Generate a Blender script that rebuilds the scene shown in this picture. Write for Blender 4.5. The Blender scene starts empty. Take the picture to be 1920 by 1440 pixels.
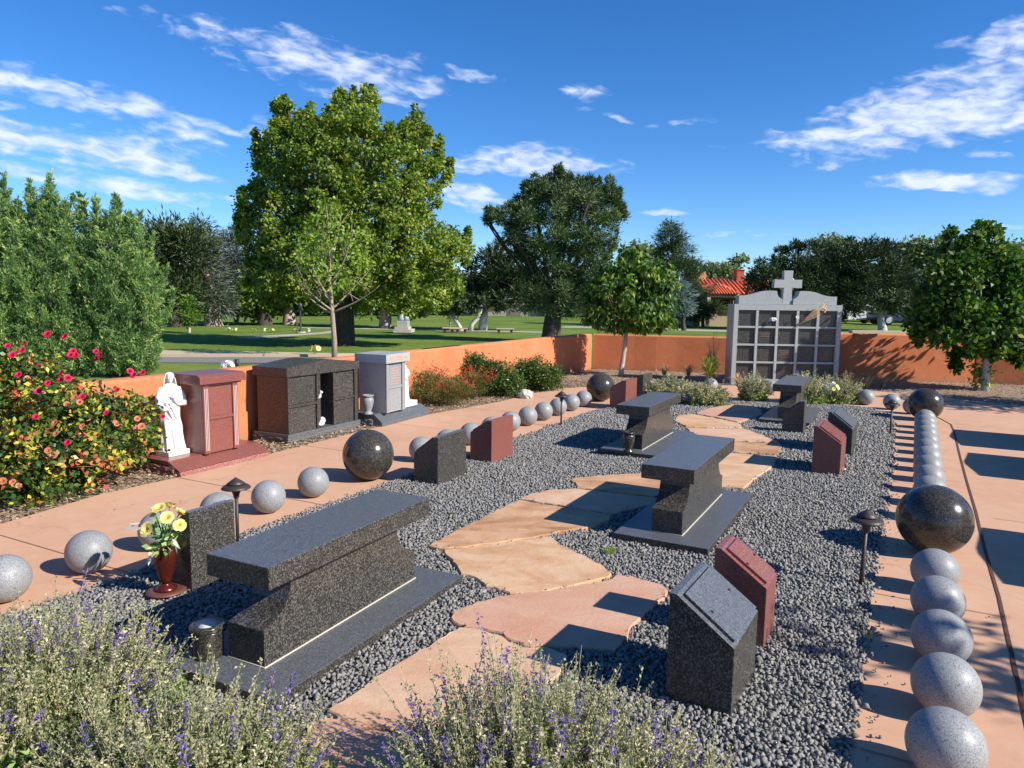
import bpy, bmesh, math, random
import numpy as np
from mathutils import Matrix, Vector
R = math.radians
scene = bpy.context.scene
C = scene.collection
# ------------------------------------------------------------------ camera
F_PX, PITCH, ROLL, CAM_H = 1348.25, R(6.865), R(0.743), 1.6685
cp, sp, cr_, sr_ = math.cos(PITCH), math.sin(PITCH), math.cos(ROLL), math.sin(ROLL)
FW = np.array([0, cp, -sp]); UP0 = np.array([0, sp, cp]); RT0 = np.array([1.0, 0, 0])
RT = cr_ * RT0 + sr_ * UP0; UPV = -sr_ * RT0 + cr_ * UP0
cam = bpy.data.cameras.new("camera"); camo = bpy.data.objects.new("camera", cam); C.objects.link(camo)
cam.sensor_width = 36; cam.lens = F_PX / 1920 * 36; cam.clip_start = .05; cam.clip_end = 3000
M = Matrix.Identity(4)
for i in range(3):
    M[i][0] = RT[i]; M[i][1] = UPV[i]; M[i][2] = -FW[i]
M[2][3] = CAM_H
camo.matrix_world = M
scene.camera = camo
# ------------------------------------------------------------------ light
SUN_AZ, SUN_EL = R(115.5), R(34.5)
SD = Vector((math.sin(SUN_AZ) * math.cos(SUN_EL), math.cos(SUN_AZ) * math.cos(SUN_EL), math.sin(SUN_EL)))
sl = bpy.data.lights.new("sun", 'SUN'); sl.energy = 5.0; sl.angle = R(.53); sl.color = (1, .94, .84)
so = bpy.data.objects.new("sun", sl); C.objects.link(so)
so.rotation_euler = (-SD).to_track_quat('-Z', 'Y').to_euler()
scene.view_settings.view_transform = 'Standard'; scene.view_settings.look = 'None'
scene.view_settings.exposure = 0.60; scene.view_settings.gamma = 1
w = bpy.data.worlds.new("World"); scene.world = w; w.use_nodes = True
NT = w.node_tree; NT.nodes.clear()

class NB:
    """small node helper"""
    def __init__(s, nt): s.nt = nt
    def n(s, typ, **kw):
        x = s.nt.nodes.new(typ)
        for k, v in kw.items():
            if k.startswith('i_'):
                key = k[2:]
                x.inputs[int(key) if key.isdigit() else key].default_value = v
            else: setattr(x, k, v)
        return x
    def l(s, a, b): s.nt.links.new(a, b)
    def math(s, op, a, b=None, c=None, clamp=False):
        m = s.n('ShaderNodeMath', operation=op); m.use_clamp = clamp
        for i, v in enumerate((a, b, c)):
            if v is None: continue
            if isinstance(v, (int, float)): m.inputs[i].default_value = v
            else: s.l(v, m.inputs[i])
        return m.outputs[0]
    def ramp(s, fac, stops, interp='LINEAR'):
        r = s.n('ShaderNodeValToRGB'); cr = r.color_ramp; cr.interpolation = interp
        while len(cr.elements) < len(stops): cr.elements.new(.5)
        for e, (p, c) in zip(cr.elements, stops):
            e.position = p; e.color = (*c, 1) if len(c) == 3 else c
        if fac is not None: s.l(fac, r.inputs[0])
        return r.outputs[0]
    def mix(s, fac, a, b, mode='MIX'):
        m = s.n('ShaderNodeMix', data_type='RGBA', blend_type=mode)
        for sock, v in ((m.inputs[0], fac), (m.inputs[6], a), (m.inputs[7], b)):
            if isinstance(v, (int, float)): sock.default_value = v
            elif isinstance(v, tuple): sock.default_value = (*v, 1) if len(v) == 3 else v
            else: s.l(v, sock)
        return m.outputs[2]
    def noise(s, vec, scale, detail=4, rough=.55, dist=0, out=0):
        t = s.n('ShaderNodeTexNoise'); t.inputs['Scale'].default_value = scale; t.inputs['Detail'].default_value = detail
        t.inputs['Roughness'].default_value = rough; t.inputs['Distortion'].default_value = dist
        if vec is not None: s.l(vec, t.inputs['Vector'])
        return t.outputs[out]

nb = NB(NT)
sky = nb.n('ShaderNodeTexSky', sky_type='NISHITA'); sky.sun_disc = False
sky.sun_elevation = SUN_EL; sky.sun_rotation = SUN_AZ; sky.altitude = 1600; sky.air_density = 1.0; sky.dust_density = .25; sky.ozone_density = 3.0
hsv = nb.n('ShaderNodeHueSaturation'); hsv.inputs['Saturation'].default_value = 1.28; hsv.inputs['Value'].default_value = 1.0
nb.l(sky.outputs[0], hsv.inputs['Color'])
skyc = nb.mix(1.0, hsv.outputs[0], (.76, .89, 1.07), 'MULTIPLY')
# clouds: wind-drawn banks at fixed directions of the sky, (azimuth, elevation, half width, half height, tilt, strength) in degrees
def px_dir(u, v):
    d = (u - 960) / F_PX * RT - (v - 720) / F_PX * UPV + FW
    d = d / np.linalg.norm(d)
    return math.degrees(math.atan2(d[0], d[1])), math.degrees(math.asin(d[2]))
BANKS = [  # px centre, half extents px, tilt (down to the right +), strength
    (600, 122, 215, 44, 9, 1.0), (740, 112, 70, 16, 0, .7), (885, 142, 62, 13, 6, .75), (228, 28, 28, 9, 4, .5), (300, 45, 36, 14, 30, .5), (345, 62, 30, 12, 30, .55),
    (150, 172, 205, 24, 9, .95), (35, 152, 70, 17, 8, .7), (20, 192, 40, 8, 0, .5),
    (120, 268, 215, 30, 7, 1.0), (330, 262, 90, 26, 6, .85), (235, 228, 26, 14, 0, .6), (150, 230, 22, 10, 0, .5), (430, 247, 40, 8, 8, .5), (505, 262, 45, 32, 10, .75), (495, 226, 26, 8, 8, .5),
    (60, 292, 110, 10, 6, .8), (310, 316, 108, 12, 4, .8), (200, 345, 210, 19, 5, .9), (360, 357, 110, 10, 8, .8), (60, 322, 110, 16, 6, .8),
    (1000, 305, 185, 32, 2, 1.0), (870, 370, 85, 23, 8, 1.1), (1100, 330, 85, 14, 8, .7), (930, 385, 50, 10, 6, .7),
    (1100, 172, 58, 20, 0, .75), (1160, 224, 38, 6, 6, .5), (1290, 228, 70, 7, 0, .35), (1090, 206, 18, 6, 0, .4),
    (1800, 175, 250, 60, -18, .95), (1870, 95, 90, 35, -25, .85), (1700, 235, 290, 30, -1, 1.05), (1870, 230, 160, 26, -4, 1.0), (1480, 264, 110, 6, 2, .85), (1560, 205, 110, 16, -14, .55), (1790, 82, 30, 10, 0, .4),
    (1760, 338, 116, 16, 1, 1.15), (1840, 344, 45, 14, 0, .9), (1550, 316, 38, 7, -4, .4), (1840, 286, 45, 9, 4, .45), (1243, 394, 52, 6, 0, .55), (1885, 422, 42, 5, 2, .5), (1380, 276, 60, 5, 0, .3), (1400, 440, 110, 5, 2, .25)]
tc = nb.n('ShaderNodeTexCoord'); sepx = nb.n('ShaderNodeSeparateXYZ'); nb.l(tc.outputs['Generated'], sepx.inputs[0])
az = nb.math('MULTIPLY', nb.math('ARCTAN2', sepx.outputs[0], sepx.outputs[1]), 57.2958)
el = nb.math('MULTIPLY', nb.math('ARCSINE', sepx.outputs[2]), 57.2958)
comb = nb.n('ShaderNodeCombineXYZ'); nb.l(az, comb.inputs[0]); nb.l(nb.math('MULTIPLY', el, 2.2), comb.inputs[1])
wv = nb.noise(comb.outputs[0], .13, 5, .6, 0, 1)
wsub = nb.n('ShaderNodeVectorMath', operation='SUBTRACT'); nb.l(wv, wsub.inputs[0]); wsub.inputs[1].default_value = (.5, .5, .5)
sepw = nb.n('ShaderNodeSeparateXYZ'); nb.l(wsub.outputs[0], sepw.inputs[0])
azd = nb.math('ADD', az, nb.math('MULTIPLY', sepw.outputs[0], 5.0))
eld = nb.math('ADD', el, nb.math('MULTIPLY', sepw.outputs[1], 2.2))
acc = None
for (u, v, hw_, hh_, tilt, st) in BANKS:
    a0, e0 = px_dir(u, v); k = 1 / 23.5
    hw2, hh2 = hw_ * k * 1.12, hh_ * k * 1.12
    t = R(tilt); ct, st_ = math.cos(t), math.sin(t)
    da = nb.math('SUBTRACT', azd, a0); de = nb.math('SUBTRACT', eld, e0)
    xx = nb.math('ADD', nb.math('MULTIPLY', da, ct / hw2), nb.math('MULTIPLY', de, -st_ / hw2))
    yy = nb.math('ADD', nb.math('MULTIPLY', da, st_ / hh2), nb.math('MULTIPLY', de, ct / hh2))
    dd = nb.math('ADD', nb.math('MULTIPLY', xx, xx), nb.math('MULTIPLY', yy, yy))
    val = nb.math('MULTIPLY', nb.math('SUBTRACT', 1.0, dd, clamp=True), st)
    acc = val if acc is None else nb.math('MAXIMUM', acc, val)
comb2 = nb.n('ShaderNodeCombineXYZ'); nb.l(az, comb2.inputs[0]); nb.l(nb.math('ADD', nb.math('MULTIPLY', el, 2.7), nb.math('MULTIPLY', az, .22)), comb2.inputs[1])
n1 = nb.noise(comb2.outputs[0], .24, 7, .5, .5)
n2 = nb.noise(comb2.outputs[0], .62, 6, .52, .6)
det = nb.math('ADD', nb.math('MULTIPLY', n1, .65), nb.math('MULTIPLY', n2, .45))
cm = nb.math('ADD', acc, nb.math('MULTIPLY', nb.math('SUBTRACT', det, .58), 3.6))
cm = nb.math('MULTIPLY', cm, nb.math('MULTIPLY', acc, 6.0, clamp=True))
mr = nb.n('ShaderNodeMapRange', interpolation_type='SMOOTHSTEP'); nb.l(cm, mr.inputs[0]); mr.inputs[1].default_value = .04; mr.inputs[2].default_value = 1.25; mr.inputs[4].default_value = .88
ccol = nb.ramp(n2, [(.35, (4.3, 5.0, 7.0)), (.62, (5.9, 6.4, 7.6))])
skm = nb.mix(mr.outputs[0], skyc, ccol)
bg = nb.n('ShaderNodeBackground'); bg.inputs[1].default_value = .106; nb.l(skm, bg.inputs[0])
wo = nb.n('ShaderNodeOutputWorld'); nb.l(bg.outputs[0], wo.inputs[0])

# ------------------------------------------------------------------ placing helpers
def G(u, v, z=0.0):
    d = (u - 960) / F_PX * RT - (v - 720) / F_PX * UPV + FW
    t = (z - CAM_H) / d[2]
    return np.array([d[0] * t, d[1] * t])
def W(u, v, y):
    d = (u - 960) / F_PX * RT - (v - 720) / F_PX * UPV + FW
    t = y / d[1]
    return np.array([d[0] * t, y, CAM_H + d[2] * t])
TH = R(28.2)
def GP(s, t): return np.array([s * math.sin(TH) + t * math.cos(TH), s * math.cos(TH) - t * math.sin(TH)])
def ST(p): return p[0] * math.sin(TH) + p[1] * math.cos(TH), p[0] * math.cos(TH) - p[1] * math.sin(TH)
rng = np.random.default_rng(7); random.seed(7)

# ------------------------------------------------------------------ materials
def newmat(name):
    m = bpy.data.materials.new(name); m.use_nodes = True; m.node_tree.nodes.clear()
    b = NB(m.node_tree); out = b.n('ShaderNodeOutputMaterial'); p = b.n('ShaderNodeBsdfPrincipled'); b.l(p.outputs[0], out.inputs[0])
    tcn = b.n('ShaderNodeTexCoord')
    return m, b, p, tcn, out
def bump(b, p, h, strength=.3, dist=.01):
    bn = b.n('ShaderNodeBump'); bn.inputs['Strength'].default_value = strength; bn.inputs['Distance'].default_value = dist
    b.l(h, bn.inputs['Height']); b.l(bn.outputs[0], p.inputs['Normal'])
def plain(name, col, rough=.6, var=.12, metal=0, scale=6):
    m, b, p, t, o = newmat(name)
    n = b.noise(t.outputs['Object'], scale, 5, .6)
    b.l(b.mix(n, tuple(c * (1 - var) for c in col), tuple(min(1, c * (1 + var)) for c in col)), p.inputs['Base Color'])
    p.inputs['Roughness'].default_value = rough; p.inputs['Metallic'].default_value = metal
    return m
def granite(name, cols, scale=150, rough=.22, cloud=.25, spec=.5, coat=0.0):
    m, b, p, t, o = newmat(name)
    v = b.n('ShaderNodeTexVoronoi', feature='F1'); v.inputs['Scale'].default_value = scale; b.l(t.outputs['Object'], v.inputs['Vector'])
    sp_ = b.n('ShaderNodeSeparateColor'); b.l(v.outputs['Color'], sp_.inputs[0])
    k = len(cols)
    c1 = b.ramp(sp_.outputs[0], [(sum(x[1] for x in cols[:i]), cols[i][0]) for i in range(k)], 'CONSTANT')
    n = b.noise(t.outputs['Object'], scale * .45, 3, .7)
    c2 = b.mix(b.ramp(n, [(.42, (0, 0, 0)), (.6, (1, 1, 1))]), c1, cols[0][0])
    c1b = b.mix(.45, c1, c2)
    n3 = b.noise(t.outputs['Object'], 3.5, 4, .6)
    c3 = b.mix(b.math('MULTIPLY', n3, cloud), c1b, tuple(x * 1.7 + .01 for x in cols[0][0]))
    oi = b.n('ShaderNodeObjectInfo'); n7 = b.noise(t.outputs['Object'], 7, 6, .7, 1.0)
    c3 = b.mix(b.ramp(n7, [(.55, (0, 0, 0)), (.75, (.3, .3, .3))]), c3, tuple(x * .5 + .03 for x in cols[0][0]))
    c3 = b.mix(b.math('MULTIPLY', oi.outputs['Random'], .22), c3, tuple(x * .55 for x in cols[0][0]))
    b.l(c3, p.inputs['Base Color'])
    b.l(b.math('MULTIPLY_ADD', n3, .16, rough - .06), p.inputs['Roughness']); p.inputs['Specular IOR Level'].default_value = spec
    return m
M_DARK = granite('dark_granite', [((.028, .026, .024), .36), ((.080, .073, .064), .27), ((.18, .163, .14), .22), ((.010, .010, .009), .15)], 185, .26, .25, .42)
M_DTOP = granite('dark_granite_sky_tint', [((.085, .092, .102), .42), ((.13, .137, .147), .25), ((.20, .205, .21), .15), ((.035, .038, .042), .18)], 230, .36, .2)  # paler blue-grey granite for tops, with the sky's reflection put into the colour
M_BALL = granite('dark_ball_granite', [((.026, .023, .018), .38), ((.065, .057, .045), .28), ((.135, .12, .095), .2), ((.010, .010, .008), .14)], 200, .17)
M_GREY = granite('grey_granite', [((.27, .275, .275), .42), ((.20, .205, .205), .25), ((.36, .36, .355), .2), ((.11, .115, .12), .13)], 300, .45, .1, .4)
M_PALE = granite('pale_grey_granite', [((.38, .405, .395), .5), ((.29, .31, .305), .2), ((.46, .48, .47), .2), ((.17, .18, .18), .1)], 200, .42, .12, .4)
M_RED = granite('red_granite', [((.21, .070, .055), .45), ((.29, .115, .09), .25), ((.145, .045, .036), .18), ((.07, .028, .025), .12)], 240, .28)
M_ROUGHR = granite('rough_red_granite', [((.26, .10, .085), .45), ((.36, .18, .15), .25), ((.14, .05, .04), .3)], 120, .9)
M_ROUGHD = granite('rough_dark_granite', [((.10, .095, .09), .45), ((.17, .16, .15), .25), ((.05, .05, .05), .3)], 120, .9)
M_ROUGHG = granite('rough_grey_granite', [((.14, .15, .15), .45), ((.24, .25, .25), .25), ((.07, .07, .08), .3)], 120, .9)
M_FOOTSTRIP = plain('pale_foot_strip', (.55, .50, .40), .7)
M_WHITE = plain('white_marble', (.80, .79, .76), .45, .04, scale=9)
M_STRIPE = plain('pale_flute_paint', (.55, .42, .38), .7)
M_LAMP = plain('bronze_lamp_metal', (.055, .042, .038), .5, .2, .3)
M_POLE = plain('black_pole_paint', (.03, .03, .03), .5)
M_GOLD = plain('gold_lettering', (.42, .27, .09), .5)
M_GOLD2 = plain('dull_gold_lettering', (.24, .15, .075), .6)
M_ORLET = plain('orange_lettering', (.62, .30, .16), .6)
M_WOOD = plain('weathered_plank', (.35, .27, .19), .8)

def mat_concrete(name, c1, c2, stain, joints=True):
    m, b, p, t, o = newmat(name)
    n1 = b.noise(t.outputs['Object'], .55, 6, .6, .6); n2 = b.noise(t.outputs['Object'], 5, 6, .65, .3); n3 = b.noise(t.outputs['Object'], 160, 3, .6)
    c = b.mix(b.ramp(n1, [(.3, (0, 0, 0)), (.7, (1, 1, 1))]), c1, c2)
    c = b.mix(b.ramp(n2, [(.45, (0, 0, 0)), (.8, (.75, .75, .75))]), c, stain)
    c = b.mix(b.math('MULTIPLY', n3, .28), c, tuple(x * .72 for x in c1))
    vr = b.n('ShaderNodeTexVoronoi', feature='DISTANCE_TO_EDGE'); vr.inputs['Scale'].default_value = .33
    wn = b.noise(t.outputs['Object'], 1.8, 5, .6, 0, 1); vm = b.n('ShaderNodeVectorMath', operation='MULTIPLY_ADD')
    b.l(wn, vm.inputs[0]); vm.inputs[1].default_value = (.6, .6, .6); b.l(t.outputs['Object'], vm.inputs[2]); b.l(vm.outputs[0], vr.inputs['Vector'])
    crk = b.ramp(vr.outputs['Distance'], [(0, (1, 1, 1)), (.0035, (0, 0, 0))])
    c = b.mix(b.math('MULTIPLY', crk, .35), c, tuple(x * .5 for x in c1))
    n5 = b.noise(t.outputs['Object'], 2.3, 7, .72, 1.2)
    c = b.mix(b.ramp(n5, [(.56, (0, 0, 0)), (.68, (.32, .32, .32)), (.78, (.1, .1, .1))]), c, tuple(x * .66 for x in c1))
    n6 = b.noise(t.outputs['Object'], 26, 3, .6)
    c = b.mix(b.ramp(n6, [(.70, (0, 0, 0)), (.76, (.35, .35, .35))]), c, tuple(x * .55 for x in c1))
    b.l(c, p.inputs['Base Color']); p.inputs['Roughness'].default_value = .85
    hh = b.math('ADD', b.math('MULTIPLY', n3, .5), b.math('MULTIPLY', n2, .6))
    bump(b, p, hh, .18, .004)
    return m
M_PATH = mat_concrete('terracotta_concrete', (.545, .30, .182), (.595, .355, .225), (.62, .41, .275))
M_CURB = mat_concrete('tan_concrete', (.50, .38, .26), (.55, .42, .30), (.44, .34, .24))
def mat_stucco():
    m, b, p, t, o = newmat('orange_stucco')
    n1 = b.noise(t.outputs['Object'], 1.4, 6, .65, .4); n2 = b.noise(t.outputs['Object'], 9, 6, .7); n3 = b.noise(t.outputs['Object'], 55, 4, .6)
    c = b.mix(b.ramp(n1, [(.3, (0, 0, 0)), (.7, (1, 1, 1))]), (.55, .158, .058), (.61, .205, .088))
    c = b.mix(b.ramp(n2, [(.5, (0, 0, 0)), (.85, (.6, .6, .6))]), c, (.66, .26, .125))
    mp = b.n('ShaderNodeMapping'); mp.inputs['Scale'].default_value = (7, 7, .7); b.l(t.outputs['Object'], mp.inputs[0])
    n4 = b.noise(mp.outputs[0], 1, 5, .6)
    c = b.mix(b.ramp(n4, [(.58, (0, 0, 0)), (.75, (.35, .35, .35))]), c, (.42, .11, .045))
    sz = b.n('ShaderNodeSeparateXYZ'); b.l(t.outputs['Object'], sz.inputs[0])
    dz = b.math('ADD', sz.outputs[2], b.math('MULTIPLY', b.math('SUBTRACT', n2, .5), .35))
    c = b.mix(b.ramp(dz, [(0, (.6, .6, .6)), (.16, (0, 0, 0))]), c, (.30, .17, .10))
    vr = b.n('ShaderNodeTexVoronoi', feature='DISTANCE_TO_EDGE'); vr.inputs['Scale'].default_value = .8
    vm = b.n('ShaderNodeVectorMath', operation='MULTIPLY_ADD'); b.l(b.noise(t.outputs['Object'], 3, 5, .6, 0, 1), vm.inputs[0]); vm.inputs[1].default_value = (.4, .4, .4); b.l(t.outputs['Object'], vm.inputs[2]); b.l(vm.outputs[0], vr.inputs['Vector'])
    c = b.mix(b.ramp(vr.outputs['Distance'], [(0, (.5, .5, .5)), (.006, (0, 0, 0))]), c, (.30, .09, .04))
    b.l(c, p.inputs['Base Color']); p.inputs['Roughness'].default_value = .9
    bump(b, p, b.math('ADD', n3, b.math('MULTIPLY', n1, 2.5)), .45, .008)
    return m
M_STUC = mat_stucco()
def mat_attr(name, stops, rough=.6, noise_amt=0, transl=0, spec=.3, scale=30):
    m, b, p, t, o = newmat(name)
    a = b.n('ShaderNodeAttribute', attribute_name='tone')
    c = b.ramp(a.outputs['Fac'], stops)
    if noise_amt:
        n = b.noise(t.outputs['Object'], scale, 4, .6)
        c = b.mix(b.math('MULTIPLY', n, noise_amt), c, tuple(x * .45 for x in stops[0][1]))
    b.l(c, p.inputs['Base Color']); p.inputs['Roughness'].default_value = rough; p.inputs['Specular IOR Level'].default_value = spec
    if transl:
        tr = b.n('ShaderNodeBsdfTranslucent'); mx = b.n('ShaderNodeMixShader'); mx.inputs[0].default_value = transl
        tcol = b.n('ShaderNodeHueSaturation'); tcol.inputs['Saturation'].default_value = 1.1; tcol.inputs['Value'].default_value = 1.5; b.l(c, tcol.inputs['Color'])
        b.l(tcol.outputs[0], tr.inputs[0]); b.l(p.outputs[0], mx.inputs[1]); b.l(tr.outputs[0], mx.inputs[2]); b.l(mx.outputs[0], o.inputs[0])
    return m
LEAFK = 1.45
def leafmat(name, stops, transl=.3, rough=.5, k=1.0):
    k = k * LEAFK if 'petal' not in name and 'blossom' not in name and 'florets' not in name else k
    stops = [(p, tuple(min(.85, c * k) for c in col)) for p, col in stops]
    return mat_attr(name, stops, rough, 0, transl, .35)
M_L_BIG = leafmat('broadleaf_foliage', [(0, (.035, .065, .013)), (.35, (.09, .15, .02)), (.7, (.165, .215, .028)), (1, (.26, .26, .05))])
M_L_YNG = leafmat('young_tree_foliage', [(0, (.06, .12, .02)), (.5, (.14, .22, .03)), (1, (.25, .30, .05))], .35)
M_L_LIN = leafmat('glossy_green_foliage', [(0, (.012, .032, .007)), (.5, (.042, .095, .012)), (.85, (.10, .17, .02)), (1, (.20, .22, .03))], .3, .5)
M_L_PINE = leafmat('pine_needles', [(0, (.02, .04, .016)), (.5, (.055, .09, .032)), (1, (.11, .15, .05))], .1, .6)
M_L_DPINE = leafmat('dark_pine_needles', [(0, (.010, .020, .008)), (.5, (.027, .046, .016)), (1, (.065, .085, .027))], .08, .6)
M_L_BLUE = leafmat('blue_spruce_needles', [(0, (.07, .11, .10)), (.5, (.14, .20, .19)), (1, (.24, .31, .29))], .08, .6)
M_L_GSP = leafmat('grey_spruce_needles', [(0, (.045, .06, .048)), (.5, (.11, .135, .105)), (1, (.21, .225, .18))], .08, .6)
M_L_CYP = leafmat('cypress_sprays', [(0, (.035, .075, .028)), (.4, (.09, .155, .045)), (.8, (.16, .23, .065)), (1, (.26, .30, .09))], .25, .6, 1.15)
M_L_WIL = leafmat('hazy_green_foliage', [(0, (.07, .10, .035)), (1, (.14, .17, .06))], .25)
M_L_SHR = leafmat('shrub_leaves', [(0, (.015, .035, .008)), (.5, (.045, .085, .015)), (.9, (.13, .17, .035)), (1, (.3, .07, .02))], .25, .35)
M_L_SAGE = leafmat('sage_leaves', [(0, (.03, .06, .015)), (.5, (.085, .12, .03)), (.86, (.15, .17, .05)), (.9, (.35, .03, .03)), (1, (.45, .04, .04))], .25)
M_L_ROSE = leafmat('rose_leaves', [(0, (.015, .035, .01)), (.42, (.045, .09, .02)), (.60, (.13, .17, .03)), (.76, (.42, .40, .05)), (.88, (.46, .22, .08)), (1, (.36, .08, .05))], .3, .4)
M_L_LAV = leafmat('dry_sage_spikes', [(0, (.11, .13, .055)), (.35, (.22, .23, .11)), (.7, (.34, .315, .18)), (1, (.46, .40, .27))], .2, .7, .98)
M_L_BAS = leafmat('green_base_leaves', [(0, (.05, .085, .025)), (.5, (.10, .155, .045)), (1, (.22, .28, .08))], .3, .5, 1.15)
M_L_PUR = leafmat('purple_florets', [(0, (.11, .075, .26)), (1, (.27, .20, .46))], .25)
M_L_DRY = leafmat('dry_grass', [(0, (.22, .15, .07)), (1, (.5, .38, .2))], .2, .7)
M_L_ORN = leafmat('ornamental_grass_blades', [(0, (.07, .12, .02)), (.6, (.2, .26, .05)), (1, (.55, .42, .2))], .3)
M_PET_R = leafmat('crimson_petals', [(0, (.36, .005, .03)), (1, (.72, .03, .12))], .25, .5)
M_PET_Y = leafmat('yellow_petals', [(0, (.84, .66, .16)), (1, (.85, .80, .42))], .35, .5)
M_PET_W = leafmat('white_petals', [(0, (.6, .63, .6)), (1, (.85, .85, .8))], .3, .5)
M_PET_B = leafmat('pale_blue_petals', [(0, (.3, .42, .65)), (1, (.75, .8, .85))], .3, .5)
M_PET_P = leafmat('peach_petals', [(0, (.55, .25, .1)), (1, (.75, .55, .3))], .3, .5)
M_PET_S = leafmat('salmon_petals', [(0, (.45, .10, .06)), (1, (.68, .28, .16))], .3, .5)
M_STEM = plain('green_stem', (.05, .16, .09), .5)
def mat_bark(name, c1, c2, sc=8):
    m, b, p, t, o = newmat(name)
    mp = b.n('ShaderNodeMapping'); mp.inputs['Scale'].default_value = (sc, sc, sc * .22); b.l(t.outputs['Object'], mp.inputs[0])
    n = b.noise(mp.outputs[0], 1.6, 6, .65, .4)
    b.l(b.mix(b.ramp(n, [(.35, (0, 0, 0)), (.65, (1, 1, 1))]), c1, c2), p.inputs['Base Color']); p.inputs['Roughness'].default_value = .9
    bump(b, p, n, .6, .02)
    return m
M_BARK = mat_bark('dark_bark', (.03, .024, .018), (.09, .07, .05), 14)
M_BARKL = mat_bark('pale_bark', (.36, .28, .20), (.55, .46, .36), 20)
M_BARKT = mat_bark('tan_bark', (.22, .17, .12), (.38, .30, .22), 20)
M_BARKP = mat_bark('pinkish_bark', (.24, .17, .13), (.48, .37, .30), 5)
M_BARKG = mat_bark('grey_bark', (.36, .34, .30), (.62, .60, .55), 30)
def mat_lawn():
    m, b, p, t, o = newmat('lawn')
    n1 = b.noise(t.outputs['Object'], .22, 6, .6, .5); n2 = b.noise(t.outputs['Object'], 2.2, 6, .7); n3 = b.noise(t.outputs['Object'], 40, 3, .7)
    c = b.mix(b.ramp(n1, [(.4, (0, 0, 0)), (.65, (1, 1, 1))]), (.10, .18, .028), (.22, .27, .055))
    c = b.mix(b.ramp(n2, [(.5, (0, 0, 0)), (.75, (.6, .6, .6))]), c, (.30, .30, .09))
    c = b.mix(b.math('MULTIPLY', n3, .5), c, (.055, .11, .016))
    b.l(c, p.inputs['Base Color']); p.inputs['Roughness'].default_value = .95; p.inputs['Specular IOR Level'].default_value = .1
    bump(b, p, b.math('ADD', n3, n2), .5, .05)
    return m
M_LAWN = mat_lawn()
def mat_ground(name, c1, c2, c3, sc, bs=.5):
    m, b, p, t, o = newmat(name)
    v = b.n('ShaderNodeTexVoronoi'); v.inputs['Scale'].default_value = sc; b.l(t.outputs['Object'], v.inputs['Vector'])
    sc_ = b.n('ShaderNodeSeparateColor'); b.l(v.outputs['Color'], sc_.inputs[0])
    n = b.noise(t.outputs['Object'], 2, 5, .6)
    c = b.mix(sc_.outputs[0], c1, c2); c = b.mix(b.math('MULTIPLY', n, .6), c, c3)
    b.l(c, p.inputs['Base Color']); p.inputs['Roughness'].default_value = .95
    bump(b, p, v.outputs['Distance'], bs, .012)
    return m
M_MULCH = mat_ground('bark_mulch', (.20, .135, .085), (.38, .28, .19), (.27, .19, .13), 55)
M_GBASE = mat_ground('gravel_bed', (.12, .118, .11), (.22, .215, .2), (.15, .145, .135), 70)
M_DIRT = mat_ground('dry_verge', (.45, .38, .25), (.55, .47, .33), (.30, .32, .14), 9, .2)
M_ROAD = mat_ground('asphalt_road', (.17, .17, .165), (.21, .205, .2), (.15, .15, .15), 30, .2)
M_WALK = mat_ground('pale_walkway', (.36, .34, .28), (.42, .39, .32), (.33, .32, .26), 6, .1)
M_STONE = mat_attr('crushed_grey_gravel', [(0, (.11, .107, .10)), (.5, (.27, .262, .246)), (.8, (.37, .355, .33)), (1, (.54, .50, .44))], .75, .3, 0, .35, 60)
M_CHIP = mat_attr('wood_chips', [(0, (.14, .09, .055)), (.5, (.32, .22, .14)), (1, (.52, .42, .31))], .9)
def mat_flag(name, c1, c2, c3, sc=1.6):
    m, b, p, t, o = newmat(name)
    n1 = b.noise(t.outputs['Object'], sc, 5, .6, .9); mp = b.n('ShaderNodeMapping'); mp.inputs['Scale'].default_value = (1.6, 3.6, 1.6); mp.inputs['Rotation'].default_value = (0, 0, .5); b.l(t.outputs['Object'], mp.inputs[0])
    n2 = b.noise(mp.outputs[0], 1.1, 5, .65, .7); n3 = b.noise(t.outputs['Object'], 110, 3, .6)
    c = b.mix(b.ramp(n1, [(.36, (0, 0, 0)), (.64, (1, 1, 1))]), c1, c2)
    c = b.mix(b.ramp(n2, [(.45, (0, 0, 0)), (.68, (1, 1, 1))]), c, c3)
    n4 = b.noise(t.outputs['Object'], 7, 6, .7, .5)
    c = b.mix(b.ramp(n4, [(.55, (0, 0, 0)), (.75, (.55, .55, .55))]), c, tuple(x * .62 for x in c3))
    c = b.mix(b.math('MULTIPLY', n3, .3), c, tuple(x * .6 for x in c1))
    b.l(c, p.inputs['Base Color']); p.inputs['Roughness'].default_value = .8
    bump(b, p, b.math('ADD', b.math('ADD', n2, n4), b.math('MULTIPLY', n3, .3)), .45, .012)
    return m
M_FL_T = mat_flag('tan_flagstone', (.62, .38, .21), (.66, .46, .29), (.52, .27, .125))
M_FL_P = mat_flag('pink_flagstone', (.55, .28, .18), (.58, .33, .21), (.60, .38, .26))
M_FL_O = mat_flag('orange_flagstone', (.55, .30, .155), (.62, .39, .22), (.34, .155, .065), 2.2)
M_FL_B = mat_flag('buff_flagstone', (.62, .39, .24), (.56, .31, .19), (.66, .46, .31), 2)

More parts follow.
